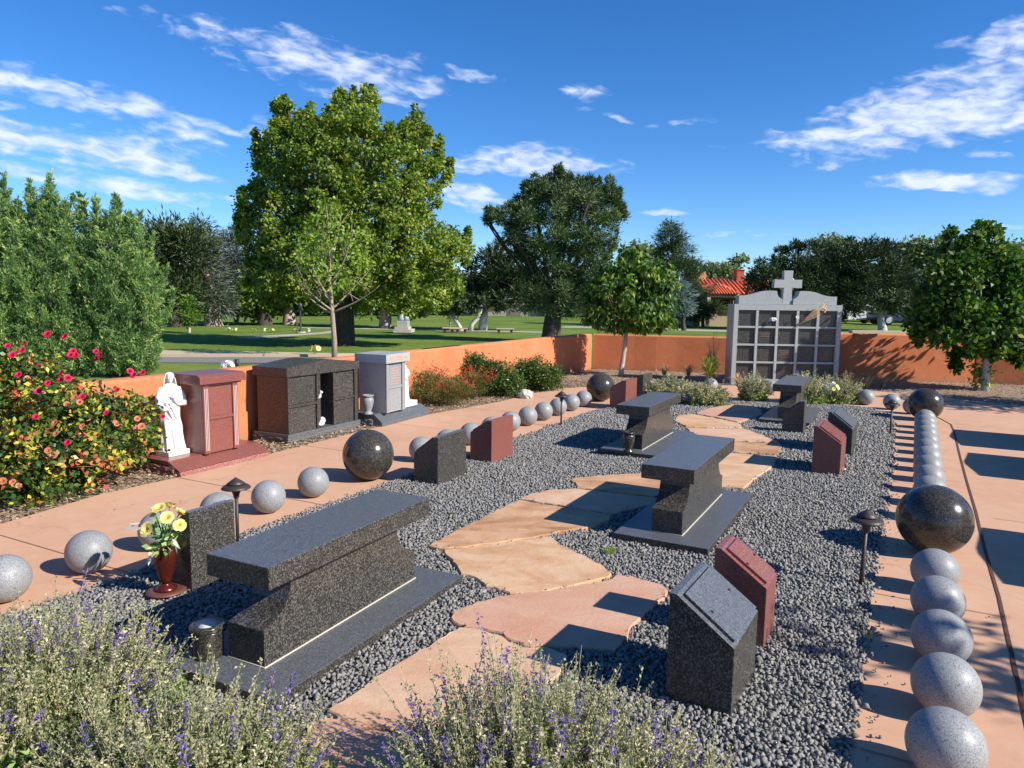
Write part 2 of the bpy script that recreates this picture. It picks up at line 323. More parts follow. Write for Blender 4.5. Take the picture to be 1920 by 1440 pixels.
# ------------------------------------------------------------------ mesh helpers
class Geo:
    def __init__(s): s.V = []; s.Q = []; s.T = []; s.tone = []; s.n = 0
    def add(s, V, Q=None, T=None, tone=.5):
        V = np.asarray(V, float).reshape(-1, 3); k = len(V)
        if Q is not None and len(Q): s.Q.append(np.asarray(Q, np.int64).reshape(-1, 4) + s.n)
        if T is not None and len(T): s.T.append(np.asarray(T, np.int64).reshape(-1, 3) + s.n)
        s.V.append(V); s.tone.append(np.broadcast_to(np.asarray(tone, float), (k,)).copy() if np.ndim(tone) == 0 or len(np.atleast_1d(tone)) == k else np.repeat(tone, k // len(tone)))
        s.n += k
    def tube(s, pts, rad, sides=6, tone=.5, cap=True):
        pts = np.asarray(pts, float); n = len(pts); rad = np.broadcast_to(rad, (n,))
        tg = np.gradient(pts, axis=0); tg /= np.linalg.norm(tg, axis=1)[:, None] + 1e-9
        ref = np.array([0, 0, 1.0]) if abs(tg[0][2]) < .9 else np.array([1.0, 0, 0])
        V = []
        for i in range(n):
            x = np.cross(tg[i], ref); x /= np.linalg.norm(x) + 1e-9; y = np.cross(tg[i], x)
            for k in range(sides):
                a = 2 * math.pi * k / sides; V.append(pts[i] + rad[i] * (math.cos(a) * x + math.sin(a) * y))
        Q = [[i * sides + k, i * sides + (k + 1) % sides, (i + 1) * sides + (k + 1) % sides, (i + 1) * sides + k] for i in range(n - 1) for k in range(sides)]
        T = []
        if cap:
            V.append(pts[-1]); V.append(pts[0])
            T = [[(n - 1) * sides + k, (n - 1) * sides + (k + 1) % sides, n * sides] for k in range(sides)] + [[(k + 1) % sides, k, n * sides + 1] for k in range(sides)]
        s.add(V, Q, T, tone)
    def lathe(s, prof, sides=28, c=(0, 0, 0), tone=.5):
        V = []; 
        for (r, z) in prof:
            for k in range(sides):
                a = 2 * math.pi * k / sides; V.append((c[0] + r * math.cos(a), c[1] + r * math.sin(a), c[2] + z))
        n = len(prof)
        Q = [[i * sides + k, i * sides + (k + 1) % sides, (i + 1) * sides + (k + 1) % sides, (i + 1) * sides + k] for i in range(n - 1) for k in range(sides)]
        V.append((c[0], c[1], c[2] + prof[0][1])); V.append((c[0], c[1], c[2] + prof[-1][1]))
        T = [[(k + 1) % sides, k, n * sides] for k in range(sides)] + [[(n - 1) * sides + k, (n - 1) * sides + (k + 1) % sides, n * sides + 1] for k in range(sides)]
        s.add(V, Q, T, tone)
    def box(s, x0, x1, y0, y1, z0, z1, tone=.5):
        V = [(x, y, z) for z in (z0, z1) for y in (y0, y1) for x in (x0, x1)]
        s.add(V, [[0, 2, 3, 1], [4, 5, 7, 6], [0, 1, 5, 4], [2, 6, 7, 3], [0, 4, 6, 2], [1, 3, 7, 5]], None, tone)
    def build(s, name, mat, parent=None, smooth=False):
        me = bpy.data.meshes.new(name)
        V = np.concatenate(s.V); Q = np.concatenate(s.Q) if s.Q else np.zeros((0, 4), int); T = np.concatenate(s.T) if s.T else np.zeros((0, 3), int)
        me.vertices.add(len(V)); me.vertices.foreach_set('co', V.astype(np.float32).ravel())
        nl = Q.size + T.size; me.loops.add(nl); me.loops.foreach_set('vertex_index', np.concatenate([Q.ravel(), T.ravel()]).astype(np.int32))
        me.polygons.add(len(Q) + len(T))
        me.polygons.foreach_set('loop_start', np.concatenate([np.arange(len(Q)) * 4, Q.size + np.arange(len(T)) * 3]).astype(np.int32))
        me.polygons.foreach_set('loop_total', np.concatenate([np.full(len(Q), 4), np.full(len(T), 3)]).astype(np.int32))
        me.update(calc_edges=True)
        at = me.attributes.new('tone', 'FLOAT', 'POINT'); at.data.foreach_set('value', np.concatenate(s.tone).astype(np.float32))
        if smooth: me.polygons.foreach_set('use_smooth', np.ones(len(me.polygons), bool))
        me.materials.append(mat); me.validate()
        o = bpy.data.objects.new(name, me); C.objects.link(o)
        if parent is not None: o.parent = parent
        return o
def tag(o, label=None, cat=None, group=None, kind=None):
    if label: o['label'] = label
    if cat: o['category'] = cat
    if group: o['group'] = group
    if kind: o['kind'] = kind
    return o
def thing(name, label, cat, loc=(0, 0, 0), rz=0, group=None):
    o = bpy.data.objects.new(name, None); C.objects.link(o); o.empty_display_size = .1
    o.location = tuple(loc) if len(loc) == 3 else (loc[0], loc[1], 0); o.rotation_euler = (0, 0, rz)
    return tag(o, label, cat, group)
def dup(root, loc, rz, label, group=None):
    r = root.copy(); C.objects.link(r); r.location = tuple(loc) if len(loc) == 3 else (loc[0], loc[1], 0); r.rotation_euler = (0, 0, rz); r['label'] = label
    if group: r['group'] = group
    for ch in list(root.children):
        c = ch.copy(); C.objects.link(c); c.parent = r
        for g in ch.children:
            d = g.copy(); C.objects.link(d); d.parent = c
    return r
def bm_obj(name, bm, mat, parent=None, bevel=0, smooth=False, seg=2):
    bmesh.ops.recalc_face_normals(bm, faces=bm.faces)
    if bevel:
        ed = [e for e in bm.edges if len(e.link_faces) == 2 and e.calc_face_angle(0) > .35]
        bmesh.ops.bevel(bm, geom=ed, offset=bevel, segments=seg, affect='EDGES', profile=.6)
    me = bpy.data.meshes.new(name); bm.to_mesh(me); bm.free(); me.materials.append(mat)
    if smooth:
        for p in me.polygons: p.use_smooth = True
    o = bpy.data.objects.new(name, me); C.objects.link(o)
    if parent is not None: o.parent = parent
    return o
def bbox_bm(bm, x0, x1, y0, y1, z0, z1):
    m = Matrix.Translation(((x0 + x1) / 2, (y0 + y1) / 2, (z0 + z1) / 2)) @ Matrix.Diagonal((x1 - x0, y1 - y0, z1 - z0, 1))
    bmesh.ops.create_cube(bm, size=1, matrix=m)
def boxes(name, lst, mat, parent=None, bevel=.004):
    bm = bmesh.new()
    for b in lst: bbox_bm(bm, *b)
    return bm_obj(name, bm, mat, parent, bevel)
def prism_bm(bm, poly, lo, hi, axis='y'):
    """extrude 2D polygon (p,q) between lo and hi along axis: axis x -> (p,q)=(y,z); y -> (x,z); z -> (x,y)"""
    def P(p, q, h): return {'x': (h, p, q), 'y': (p, h, q), 'z': (p, q, h)}[axis]
    a = [bm.verts.new(P(p, q, lo)) for p, q in poly]; b = [bm.verts.new(P(p, q, hi)) for p, q in poly]
    bm.faces.new(a); bm.faces.new(b[::-1]); n = len(poly)
    for i in range(n): bm.faces.new((a[i], a[(i + 1) % n], b[(i + 1) % n], b[i]))
def prism(name, poly, lo, hi, axis, mat, parent=None, bevel=.004, smooth=False):
    bm = bmesh.new(); prism_bm(bm, poly, lo, hi, axis); return bm_obj(name, bm, mat, parent, bevel, smooth)
def sheet(name, poly, z, mat, kind='structure'):
    bm = bmesh.new(); bm.faces.new([bm.verts.new((p[0], p[1], z)) for p in poly]); bmesh.ops.triangulate(bm, faces=bm.faces)
    for f in bm.faces:
        f.normal_update()
        if f.normal.z < 0: f.normal_flip()
    me = bpy.data.meshes.new(name); bm.to_mesh(me); bm.free(); me.materials.append(mat)
    o = bpy.data.objects.new(name, me); C.objects.link(o); o['kind'] = kind
    return o
def ordinal(i): return ['first', 'second', 'third', 'fourth', 'fifth', 'sixth', 'seventh', 'eighth', 'ninth', 'tenth', 'eleventh', 'twelfth'][i]
def inpoly(P, poly):
    poly = np.asarray(poly); x, y = P[:, 0], P[:, 1]; r = np.zeros(len(P), bool); j = len(poly) - 1
    for i in range(len(poly)):
        xi, yi = poly[i]; xj, yj = poly[j]
        r ^= ((yi > y) != (yj > y)) & (x < (xj - xi) * (y - yi) / (yj - yi + 1e-12) + xi); j = i
    return r
def smoothpoly(P, it=2):
    P = np.asarray(P, float)
    for _ in range(it):
        Q = np.roll(P, -1, 0); P = np.stack([P * .75 + Q * .25, P * .25 + Q * .75], 1).reshape(-1, 2)
    return P

# ================================================================== SETTING
def disc_ring(): pass
sheet('ground', [(-700, -60), (700, -60), (700, 1400), (-700, 1400)], -.03, M_LAWN)
LP = [G(0, 983), G(187, 927), G(333, 895), G(497, 853), G(675, 809), G(804, 777), G(937, 753), G(1006, 736), G(1060, 728), G(1100, 725), G(1200, 723), G(1350, 722), G(1433, 724), G(1570, 728), G(1630, 733), G(1700, 738), G(1769, 747), G(1804, 753), G(1872, 760)]
RP = [GP(13.9, 2.1), GP(12.5, 2.9), GP(10, 3.0), GP(5, 3.0), GP(0, 3.0), GP(-3, 3)]
sheet('path', [GP(-3, -5.65), GP(1, -5.6)] + LP + RP, 0, M_PATH)
cb = [np.array(p) for p in (G(1690, 738), G(1769, 747), G(1804, 753), G(1872, 760), GP(13.9, 2.1))]
cb2 = [p + np.array([.10, .24]) for p in cb]
sheet('path_border', cb + cb2[::-1], .004, M_CURB)
# mulch bed ring between the path and the walls
WALL_L = [GP(-3, -6.62), GP(3.4, -6.62), GP(7, -6.62), GP(10.9, -6.60), GP(14.2, -6.5), (1.93, 17.3)]
bed = [GP(-3, -6.4), GP(3.4, -6.4), GP(8, -6.4), (1.95, 17.25), (5.6, 16.5), (5.6, 15.6), (10.5, 15.3), (14.5, 13.2), (16, 8), (14, 0), (9, -6), GP(-4, 8), GP(-4, -6)]
mulch_poly = bed
sheet('mulch_bed', bed, -.012, M_MULCH)
# gravel bed
gv = [GP(.6, -3.92), GP(9.9, -3.9), GP(10.6, -3.75), GP(11.1, -3.4), GP(11.6, -3.1), GP(12.1, -2.2), GP(12.4, -1.4), GP(12.6, -.7), GP(12.45, -.3), GP(11.9, -.03), GP(11, .03), GP(8, .03), GP(5, -.03), GP(.6, -.07)]
sheet('gravel_bed', gv, .006, M_GBASE)
# flagstones
FL = [
 ('orange', [(805, 1023), (830, 1010), (860, 993), (890, 979), (920, 963), (945, 950), (973, 938), (1000, 943), (1037, 948), (1100, 958), (1149, 966), (1139, 978), (1125, 984), (1100, 990), (1067, 993), (1027, 1003), (960, 1014), (893, 1023), (833, 1029)]),
 ('buff', [(975, 936), (993, 927), (1033, 919), (1083, 917), (1150, 925), (1232, 934), (1226, 946), (1151, 963), (1100, 956), (1037, 946)]),
 ('orange', [(1070, 900), (1083, 896), (1143, 891), (1200, 888), (1260, 886), (1290, 905), (1250, 925), (1228, 931), (1150, 923), (1083, 915), (1078, 908)]),
 ('tan', [(832, 1033), (893, 1025), (960, 1017), (1027, 1006), (1040, 1009), (1047, 1021), (1093, 1041), (1127, 1059), (1145, 1075), (1143, 1082), (1110, 1091), (1037, 1106), (977, 1115), (957, 1112), (913, 1099), (887, 1082), (863, 1077), (855, 1062), (847, 1050)]),
 ('pink', [(842, 1160), (850, 1150), (860, 1145), (893, 1130), (960, 1115), (1027, 1108), (1075, 1100), (1127, 1093), (1150, 1086), (1157, 1079), (1183, 1080), (1210, 1087), (1243, 1097), (1252, 1107), (1247, 1121), (1223, 1140), (1195, 1165), (1183, 1180), (1170, 1200), (1153, 1219), (1120, 1216), (1060, 1213), (980, 1210), (940, 1190), (900, 1178), (870, 1175)]),
 ('buff', [(615, 1333), (677, 1293), (700, 1274), (727, 1257), (765, 1234), (800, 1213), (835, 1193), (863, 1178), (897, 1181), (940, 1194), (980, 1214), (1040, 1217), (1062, 1230), (1050, 1262), (1000, 1300), (940, 1330), (860, 1345), (760, 1365), (700, 1364), (650, 1352)]),
 ('pink', [(577, 1360), (607, 1348), (667, 1357), (712, 1372), (770, 1370), (790, 1440), (770, 1520), (560, 1520), (545, 1430), (560, 1400)]),
 ('pink', [(1310, 772), (1330, 766), (1350, 762), (1380, 758), (1408, 760), (1428, 768), (1430, 778), (1410, 784), (1385, 792), (1345, 783), (1305, 776)]),
 ('tan', [(1266, 790), (1268, 783), (1275, 778), (1302, 777), (1344, 785), (1386, 794), (1392, 802), (1330, 802), (1287, 800)]),
 ('buff', [(1287, 802), (1330, 804), (1395, 804), (1415, 811), (1433, 818), (1450, 825), (1460, 829), (1440, 829), (1372, 826), (1320, 820), (1295, 812)]),
 ('orange', [(1330, 825), (1372, 828), (1440, 831), (1463, 833), (1465, 840), (1457, 852), (1400, 849), (1350, 846), (1330, 840)]),
 ('tan', [(1335, 849), (1372, 850), (1400, 852), (1457, 855), (1450, 873), (1435, 884), (1420, 893), (1405, 905), (1393, 915), (1350, 912), (1335, 880)]),
]
FW_ = {'orange': (M_FL_O, 'orange brown'), 'buff': (M_FL_B, 'pale buff'), 'tan': (M_FL_T, 'golden tan'), 'pink': (M_FL_P, 'pinkish')}
FLAB = ['pointed orange brown flagstone lying behind the golden tan slab, partly in the bench shadow', 'narrow buff flagstone wedged beside the right bench foot slab in its shadow',
 'orange flagstone farthest back of those left of the heavy right bench', 'large golden tan four sided flagstone lit by the sun in the middle of the gravel', 'large pink flagstone crossed by the dark marker shadow',
 'long buff flagstone running toward the purple flowering sage', 'ripply pink flagstone shaded between the two purple sage bushes', 'pinkish flagstone under the shadow of the far right bench', 'pale tan rounded flagstone just right of the far left bench',
 'buff flagstone with a pointed right end behind the right bench top', 'narrow orange flagstone with a rectangular marker shadow, behind the right bench', 'tan flagstone directly behind the right bench with a slanted shadow']
flag_polys = []
for i, (kc, pp) in enumerate(FL):
    P = np.array([G(u, v, .035) for u, v in pp]); P2 = []
    for k in range(len(P)):
        a, b = P[k], P[(k + 1) % len(P)]; L = np.hypot(*(b - a)); n = max(1, int(L / .035)); nrm = np.array([-(b - a)[1], (b - a)[0]]) / (L + 1e-9)
        for j in range(n):
            q = a + (b - a) * j / n
            P2.append(q + nrm * (rng.normal(0, .0035) + .006 * math.sin(j * 1.3 + k)))
    flag_polys.append(np.array(P2))
    bm = bmesh.new(); c = np.mean(P2, 0)
    lo = [bm.verts.new((q[0], q[1], .0)) for q in P2]; mid = [bm.verts.new((q[0], q[1], .033 + rng.normal(0, .0008))) for q in P2]
    up = [bm.verts.new((q[0] + (c[0] - q[0]) * .012, q[1] + (c[1] - q[1]) * .012, .040 + rng.normal(0, .0006))) for q in P2]
    n = len(P2)
    for k in range(n):
        bm.faces.new((lo[k], lo[(k + 1) % n], mid[(k + 1) % n], mid[k])); bm.faces.new((mid[k], mid[(k + 1) % n], up[(k + 1) % n], up[k]))
    bm.faces.new(up)
    o = bm_obj('flagstone', bm, FW_[kc][0]); tag(o, FLAB[i], 'flagstone', 'flagstones laid in the gravel')

# expansion joint on the right path and score lines
def strip(name, pts, wd, z, mat, kind='structure'):
    pts = [np.array(p) for p in pts]; L, Rr = [], []
    for i, p in enumerate(pts):
        d = pts[min(i + 1, len(pts) - 1)] - pts[max(i - 1, 0)]; d = d / np.hypot(*d); nn = np.array([-d[1], d[0]])
        L.append(p + nn * wd / 2); Rr.append(p - nn * wd / 2)
    return sheet(name, L + Rr[::-1], z, mat, kind)
M_JOINT = plain('brown_joint_filler', (.10, .04, .022), .9)
M_SCORE = plain('score_groove', (.33, .17, .10), .9)
jl = [G(1700, 772), G(1740, 776), G(1761, 784), G(1783, 796), G(1789, 810), G(1800, 855), G(1812, 900), G(1830, 960), G(1847, 1033), G(1873, 1120), G(1897, 1227), G(1920, 1333), GP(1.5, .5)]
strip('path_joint', jl, .018, .004, M_JOINT)
k = 0
for s_ in (.9, 2.55, 4.2, 5.85, 7.5, 9.15, 10.8):
    strip('path_score', [GP(s_, -5.75), GP(s_ + .02, -3.93)], .008, .004, M_SCORE)
    strip('path_score', [GP(s_ + .3, -.02), GP(s_ + .3, .6)], .007, .004, M_SCORE)
    strip('path_score', [GP(s_ + .75, .75), GP(s_ + .75, 3)], .007, .004, M_SCORE)

# road, verge and far walkways on the cemetery lawn
def sheet_px(name, px, z, mat): return sheet(name, [G(u, v) for u, v in px], z, mat)
sheet_px('road', [(-900, 662), (-100, 666), (300, 668), (620, 668), (760, 665), (860, 655), (930, 640), (960, 641), (860, 662), (760, 675), (620, 679.5), (300, 678), (-100, 678), (-900, 677)], -.020, M_ROAD)
sheet_px('verge', [(-400, 652), (300, 655), (470, 657), (600, 660), (700, 661), (620, 667.4), (300, 667.4), (-400, 665)], -.024, M_DIRT)
cbm = bmesh.new()
q0 = [G(u, v) for u, v in ((-900, 662), (-100, 666), (300, 667.6), (620, 667.6), (760, 664.6), (860, 654.6))]
for a, b in zip(q0[:-1], q0[1:]):
    d = (b - a) / np.hypot(*(b - a)); nn = np.array([-d[1], d[0]]) * .22
    v = [cbm.verts.new((*p, z)) for z in (-.03, .05) for p in (a, b, b + nn, a + nn)]
    for f in ((0, 1, 2, 3), (4, 5, 6, 7), (0, 1, 5, 4), (1, 2, 6, 5), (2, 3, 7, 6), (3, 0, 4, 7)): cbm.faces.new([v[i] for i in f])
tag(bm_obj('kerb', cbm, M_CURB), kind='structure')
sheet_px('walkway', [(560, 614), (700, 616.5), (980, 622), (1040, 624), (1040, 622), (980, 620), (700, 614.5), (560, 612.6)], -.022, M_WALK)
sheet_px('walkway', [(1050, 613.5), (1125, 614.5), (1300, 620), (1900, 632), (1900, 629), (1300, 617), (1125, 611.5), (1060, 611)], -.022, M_WALK)
sheet_px('walkway', [(440, 632), (600, 622), (640, 617), (655, 618), (620, 624), (480, 634)], -.021, M_WALK)

# ---- walls
def wall(name, pts, hgt, thick, label, group='orange stucco walls round the memorial garden', side=1):
    pts = [np.array(p, float) for p in pts]; n = len(pts); off = []
    for i in range(n):
        d = pts[min(i + 1, n - 1)] - pts[max(i - 1, 0)]; d = d / np.hypot(*d); off.append(np.array([-d[1], d[0]]) * thick * side)
    bm = bmesh.new(); rows = []
    for p, o_ in zip(pts, off):
        q = p + o_
        sec = [(p, -.05), (p, hgt - .03), (p + o_ * .10, hgt - .006), (p + o_ * .25, hgt), (p + o_ * .75, hgt), (p + o_ * .9, hgt - .006), (q, hgt - .03), (q, -.05)]
        rows.append([bm.verts.new((a[0], a[1], z)) for a, z in sec])
    for r0, r1 in zip(rows[:-1], rows[1:]):
        for k in range(7): bm.faces.new((r0[k], r1[k], r1[k + 1], r0[k + 1]))
    bm.faces.new(rows[0]); bm.faces.new(rows[-1][::-1])
    o = bm_obj(name, bm, M_STUC)
    return tag(o, label, 'wall', group)
def dense(a, b, n, wob=.006):
    a, b = np.array(a, float), np.array(b, float)
    return [a + (b - a) * i / n + rng.normal(0, wob, 2) for i in range(n + 1)]
wl = [G(u, v, .83) for u, v in ((1110, 626), (1035, 632), (800, 655))] + [GP(10.6, -6.62), GP(8, -6.6), GP(5, -6.6), GP(2, -6.6), GP(-1.5, -6.6)]
wl = [wl[0], (wl[0] + wl[1]) / 2, wl[1], (wl[1] + wl[2]) / 2] + wl[2:]
wall('stucco_wall', wl, .83, .2, 'bright sunlit orange stucco wall running behind the left crypts and shrubs', side=-1)
wall('stucco_wall', dense(wl[0] + np.array([.03, -.0]), (5.75, 16.35), 8), .83, .2, 'lower rust orange stucco wall across the back, left of the white framed columbarium', side=1)
wall('stucco_wall', dense((5.6, 15.55), (9.8, 15.2), 8), 1.0, .2, 'taller rust orange stucco wall right of the columbarium with a tree shadow on it', side=1)
wall('stucco_wall', dense((9.82, 15.2), (14.6, 13.4), 6), .9, .2, 'shaded end of the orange wall behind the leafy tree at the right edge', side=1)

# ================================================================== STONE SPHERES
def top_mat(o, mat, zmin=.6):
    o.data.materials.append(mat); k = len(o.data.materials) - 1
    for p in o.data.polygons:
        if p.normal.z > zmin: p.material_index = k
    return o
def uv_sphere_mesh(name, r, mat):
    me = bpy.data.meshes.new(name); bm = bmesh.new(); bmesh.ops.create_icosphere(bm, subdivisions=5, radius=r); bm.to_mesh(me); bm.free()
    me.materials.append(mat)
    for p in me.polygons: p.use_smooth = True
    return me
me_g = uv_sphere_mesh('stone_sphere', .127, M_GREY); me_b = uv_sphere_mesh('large_stone_sphere', .231, M_BALL)
def sph(big, p, label, group):
    o = bpy.data.objects.new('large_stone_sphere' if big else 'stone_sphere', me_b if big else me_g); C.objects.link(o)
    o.location = (p[0], p[1], (.231 if big else .127) - .002); o.rotation_euler = tuple(rng.uniform(0, 6, 3))
    tag(o, label, 'stone sphere', group)
    return o
LN = [(-2.73, 3.73), (-2.52, 4.15), (-2.30, 4.56), (-2.10, 5.02), (-1.86, 5.38), (-1.64, 5.83)]
ln_lab = ['pale grey granite sphere cut by the left edge of the photo', 'pale grey granite sphere with a flower shadow on its lower right', 'pale grey granite sphere half hidden behind the yellow roses',
          'pale grey granite sphere behind the dark marker beside the near left lamp', 'pale grey granite sphere just right of the near left path lamp', 'pale grey granite sphere just in front of the near left dark ball']
for p, l in zip(LN, ln_lab): sph(0, p, l, 'small grey spheres along the path')
sph(1, (-1.30, 6.42), 'large polished dark granite ball on the left path beside a dark marker', 'large dark granite balls')
for k in range(10):
    sph(0, GP(5.9 + .4845 * k, -4.2 - .004 * k), ['pale grey sphere directly beyond the large dark ball of the left row', 'pale grey sphere peeping over the slanted top of the black left marker', 'pale grey sphere seen between the black and the red left markers',
        'pale grey sphere rising behind the slanted edge of the red left marker', 'pale grey sphere showing right of the red left marker', 'sixth pale grey sphere beyond the large left ball, first one clear of the red marker',
        'seventh pale grey sphere beyond the large left ball, left of the distant path lamp', 'pale grey sphere right behind the distant left path lamp', 'pale grey sphere just right of the distant left path lamp', 'last pale grey sphere before the far large ball of the left row'][k], 'small grey spheres along the path')
sph(1, (1.45, 11.68), 'large dark ball at the far end of the left row, beside the red marker', 'large dark granite balls')
for k, p in enumerate([(1.54, 2.36), (1.78, 2.76), (2.01, 3.18), (2.24, 3.6), (2.47, 4.02)]):
    sph(0, p, ['nearest grey sphere at the bottom right corner', 'second grey sphere from the bottom of the right row', 'third grey sphere from the bottom of the right row, with a leaf shadow', 'fourth grey sphere from the bottom of the right row', 'small grey sphere touching the view of the near right dark ball from below'][k], 'small grey spheres along the path')
sph(1, (2.84, 4.68), 'largest looking polished dark ball in the right row behind the near right lamp', 'large dark granite balls')
for k in range(11):
    sph(0, GP(6.28 + .472 * k, .305 + .008 * k), f'grey sphere overlapping its neighbours in the right row, {ordinal(k)} beyond the near right dark ball', 'small grey spheres along the path')
sph(1, (5.92, 10.19), 'large dark ball at the far end of the right row', 'large dark granite balls')
for p, l in (((6.04, 10.74), 'grey sphere mostly hidden left behind the far right dark ball'), ((5.96, 11.17), 'grey sphere behind the far right path lamp'), ((5.79, 11.65), 'grey sphere beside the dry sage bush, left of the far right lamp'),
             ((4.66, 12.9), 'grey sphere behind thin twigs left of the far right bench top'), ((3.63, 13.03), 'pale sphere at the right end of the far left sage bush')):
    sph(0, p, l, 'small grey spheres along the path')

# ================================================================== BENCHES
def make_bench(label, dl=0):
    t = thing('granite_bench', label, 'bench', group='granite memorial benches')
    hlb, hl, hlp = .778 + dl, .648 + dl, .61 + dl
    top_mat(boxes('foot_slab', [(-.326, .326, -hlb, hlb, -.02, .065)], M_DARK, t, .005), M_DTOP)
    P = [(-hlp, .0655), (-hlp, .231), (-hlp + .05, .243), (-hlp + .10, .272), (-hlp + .14, .315), (-hlp + .165, .37), (-hlp + .175, .436)]
    P = P + [(-a, z) for a, z in P[::-1]]
    prism('pedestal', P, -.107, .107, 'x', M_DARK, t, .003)
    boxes('pale_foot_strip', [(-.112, .112, -hlp - .005, hlp + .005, .0652, .0705)], M_FOOTSTRIP, t, .001)  # thin pale strip round the foot of the pedestal
    top_mat(boxes('seat_slab', [(-.184, .184, -hl, hl, .442, .542)], M_DARK, t, .005), M_DTOP)
    return t
bl = ['longest looking dark granite bench in the left foreground beside the red vase', 'dark granite bench in the middle right, its foot slab behind the markers', 'dark granite bench in the middle distance with a stone urn on its foot slab', 'farthest dark granite bench in front of the columbarium']
b0 = make_bench(bl[0], -.04); b0.location = (-.892, 3.491, 0); b0.rotation_euler = (0, 0, -R(26.5))
b1 = make_bench(bl[1]); b1.location = (1.369, 5.341, 0); b1.rotation_euler = (0, 0, -R(28.4))
dup(b1, (1.584, 8.126, 0), -R(27.7), bl[2]); dup(b1, (4.028, 10.242, 0), -R(28), bl[3])

# ================================================================== MARKERS
def make_marker(label, La, red, low_side, loc, th, Db=.252, hh=.462, hl=.305, e=.03, text=False):
    mat = M_RED if red else M_DARK
    t = thing('slant_marker', label, 'grave marker', (loc[0], loc[1], 0), -R(th), 'slant topped granite markers')
    sg = low_side
    poly = [(-Db / 2 * sg, -.02), (Db / 2 * sg, -.02), (Db / 2 * sg, hl), ((-Db / 2 + e) * sg, hh), (-Db / 2 * sg, hh)]
    mb = prism('marker_block', poly, -La / 2, La / 2, 'y', mat, t, .0025)
    if not red: top_mat(mb, M_DTOP, .5)
    # raised inscription plate on the slope
    ang = math.atan2(hh - hl, Db - e); Ls = math.hypot(hh - hl, Db - e); m = .03
    x0, z0 = Db / 2, hl
    def S(d, up): return ((x0 - d * math.cos(ang) + up * math.sin(ang)) * sg, z0 + d * math.sin(ang) + up * math.cos(ang))
    po = [S(.016, .001), S(Ls - .022, .001), S(Ls - .022, .014), S(.016, .014)]
    pl = prism('inscription_plate', po, -La / 2 + .03, La / 2 - .012, 'y', mat, t, .0015)
    if not red: top_mat(pl, M_DTOP, .5)
    for dy in (-.32, .32):
        g = Geo(); q = S(Ls * .5, .0145); g.lathe([(.007, 0), (.007, .004), (.003, .006)], 8, (q[0], dy * La, q[1])); g.build('bronze_screw', M_LAMP, t)
    if text:
        g = Geo(); r2 = np.random.default_rng(5)
        for row in range(5):
            d0 = .055 + row * .032; y = -La / 2 + .045 + (0.01 if row % 2 else 0)
            while y < La / 2 - .05:
                ln_ = r2.uniform(.005, .011); hh_ = r2.choice([.008, .013])
                pts = []
                for m in range(5):
                    q_ = S(d0 + hh_ * (.5 + .5 * math.sin(m * 1.9 + y * 300)), .0146); pts.append((q_[0], y + ln_ * m / 4, q_[1]))
                g.tube(pts, .0008, 4); y += ln_ + (.003 if r2.uniform() < .8 else .010)
        g.build('gold_inscription', M_GOLD, t)
    return t
MK = [('nearest dark slant topped marker in the right foreground gravel', .415, 0, 1, (.880, 2.935), 31, dict(hh=.475, hl=.305, Db=.27)),
      ('red granite slant marker with gold lettering behind the near dark one', .23, 1, 1, (1.170, 3.430), 30.9, dict(text=True, hh=.468, hl=.313)),
      ('red granite slant marker on the far right gravel, in front of a dark one', .474, 1, 1, (3.147, 6.987), 29.9, dict(hh=.477, hl=.322)),
      ('dark slant marker close behind the far right red one', .55, 0, 1, (3.708, 7.938), 30.7, dict(hh=.473)),
      ('dark brown slant marker beside the large ball of the left row', .492, 0, -1, (-.643, 6.437), 26.5, dict(hh=.444, hl=.286, e=.044)),
      ('red granite slant marker of the left row next to the dark brown one', .434, 1, -1, (-.2, 7.29), 29.1, dict(hh=.449, hl=.311)),
      ('distant red slant marker right of the far left large ball', .5, 1, -1, (1.714, 10.952), 28.6, dict(hh=.456, hl=.329)),
      ('distant dark slant marker behind the distant red one', .418, 0, -1, (2.162, 12.024), 31.5, dict(hh=.43)),
      ('dark marker standing right in front of the farthest bench', .2, 0, -1, (3.59, 9.019), 29.8, dict(hh=.43, hl=.25)),
      ('dark marker behind the vase of yellow roses', .3, 0, -1, (-1.80, 4.02), 29, dict(hh=.473))]
for (lab, La, red, sd, loc, th, kw) in MK: make_marker(lab, La, red, sd, loc, th, **kw)

# ================================================================== PATH LAMPS
def make_lamp(label):
    t = thing('path_light', label, 'path lamp', group='low bronze path lamps')
    g = Geo(); g.lathe([(.0115, -.05), (.0115, .345)], 14); g.build('stem', M_LAMP, t, True)
    g = Geo(); g.lathe([(.0125, .33), (.019, .335), (.019, .35), (.028, .375), (.036, .392), (.034, .394)], 20); g.build('collar', M_LAMP, t, True)
    g = Geo(); g.lathe([(.092, .397), (.094, .400), (.080, .414), (.056, .423), (.050, .424)], 36); g.build('brim', M_LAMP, t, True)
    g = Geo(); g.lathe([(.056, .428), (.057, .431), (.035, .447), (.014, .462), (.004, .470)], 32); g.build('cap', M_LAMP, t, True)
    return t
l0 = make_lamp('near right path lamp with a two tier hat standing in the gravel'); p = G(1614, 1092, .03); l0.location = (p[0], p[1], 0); l0.rotation_euler = (R(-1), R(1.6), 0)
for (u, v), lab in (((1668.7, 815), 'far right path lamp at the gravel edge in front of a grey sphere'), ((446, 1019), 'near left path lamp between two grey spheres and the front bench'), ((1052, 797), 'distant left path lamp in front of the row of spheres')):
    p = G(u, v, .02); dup(l0, (p[0], p[1], 0), rng.uniform(0, 3), lab)

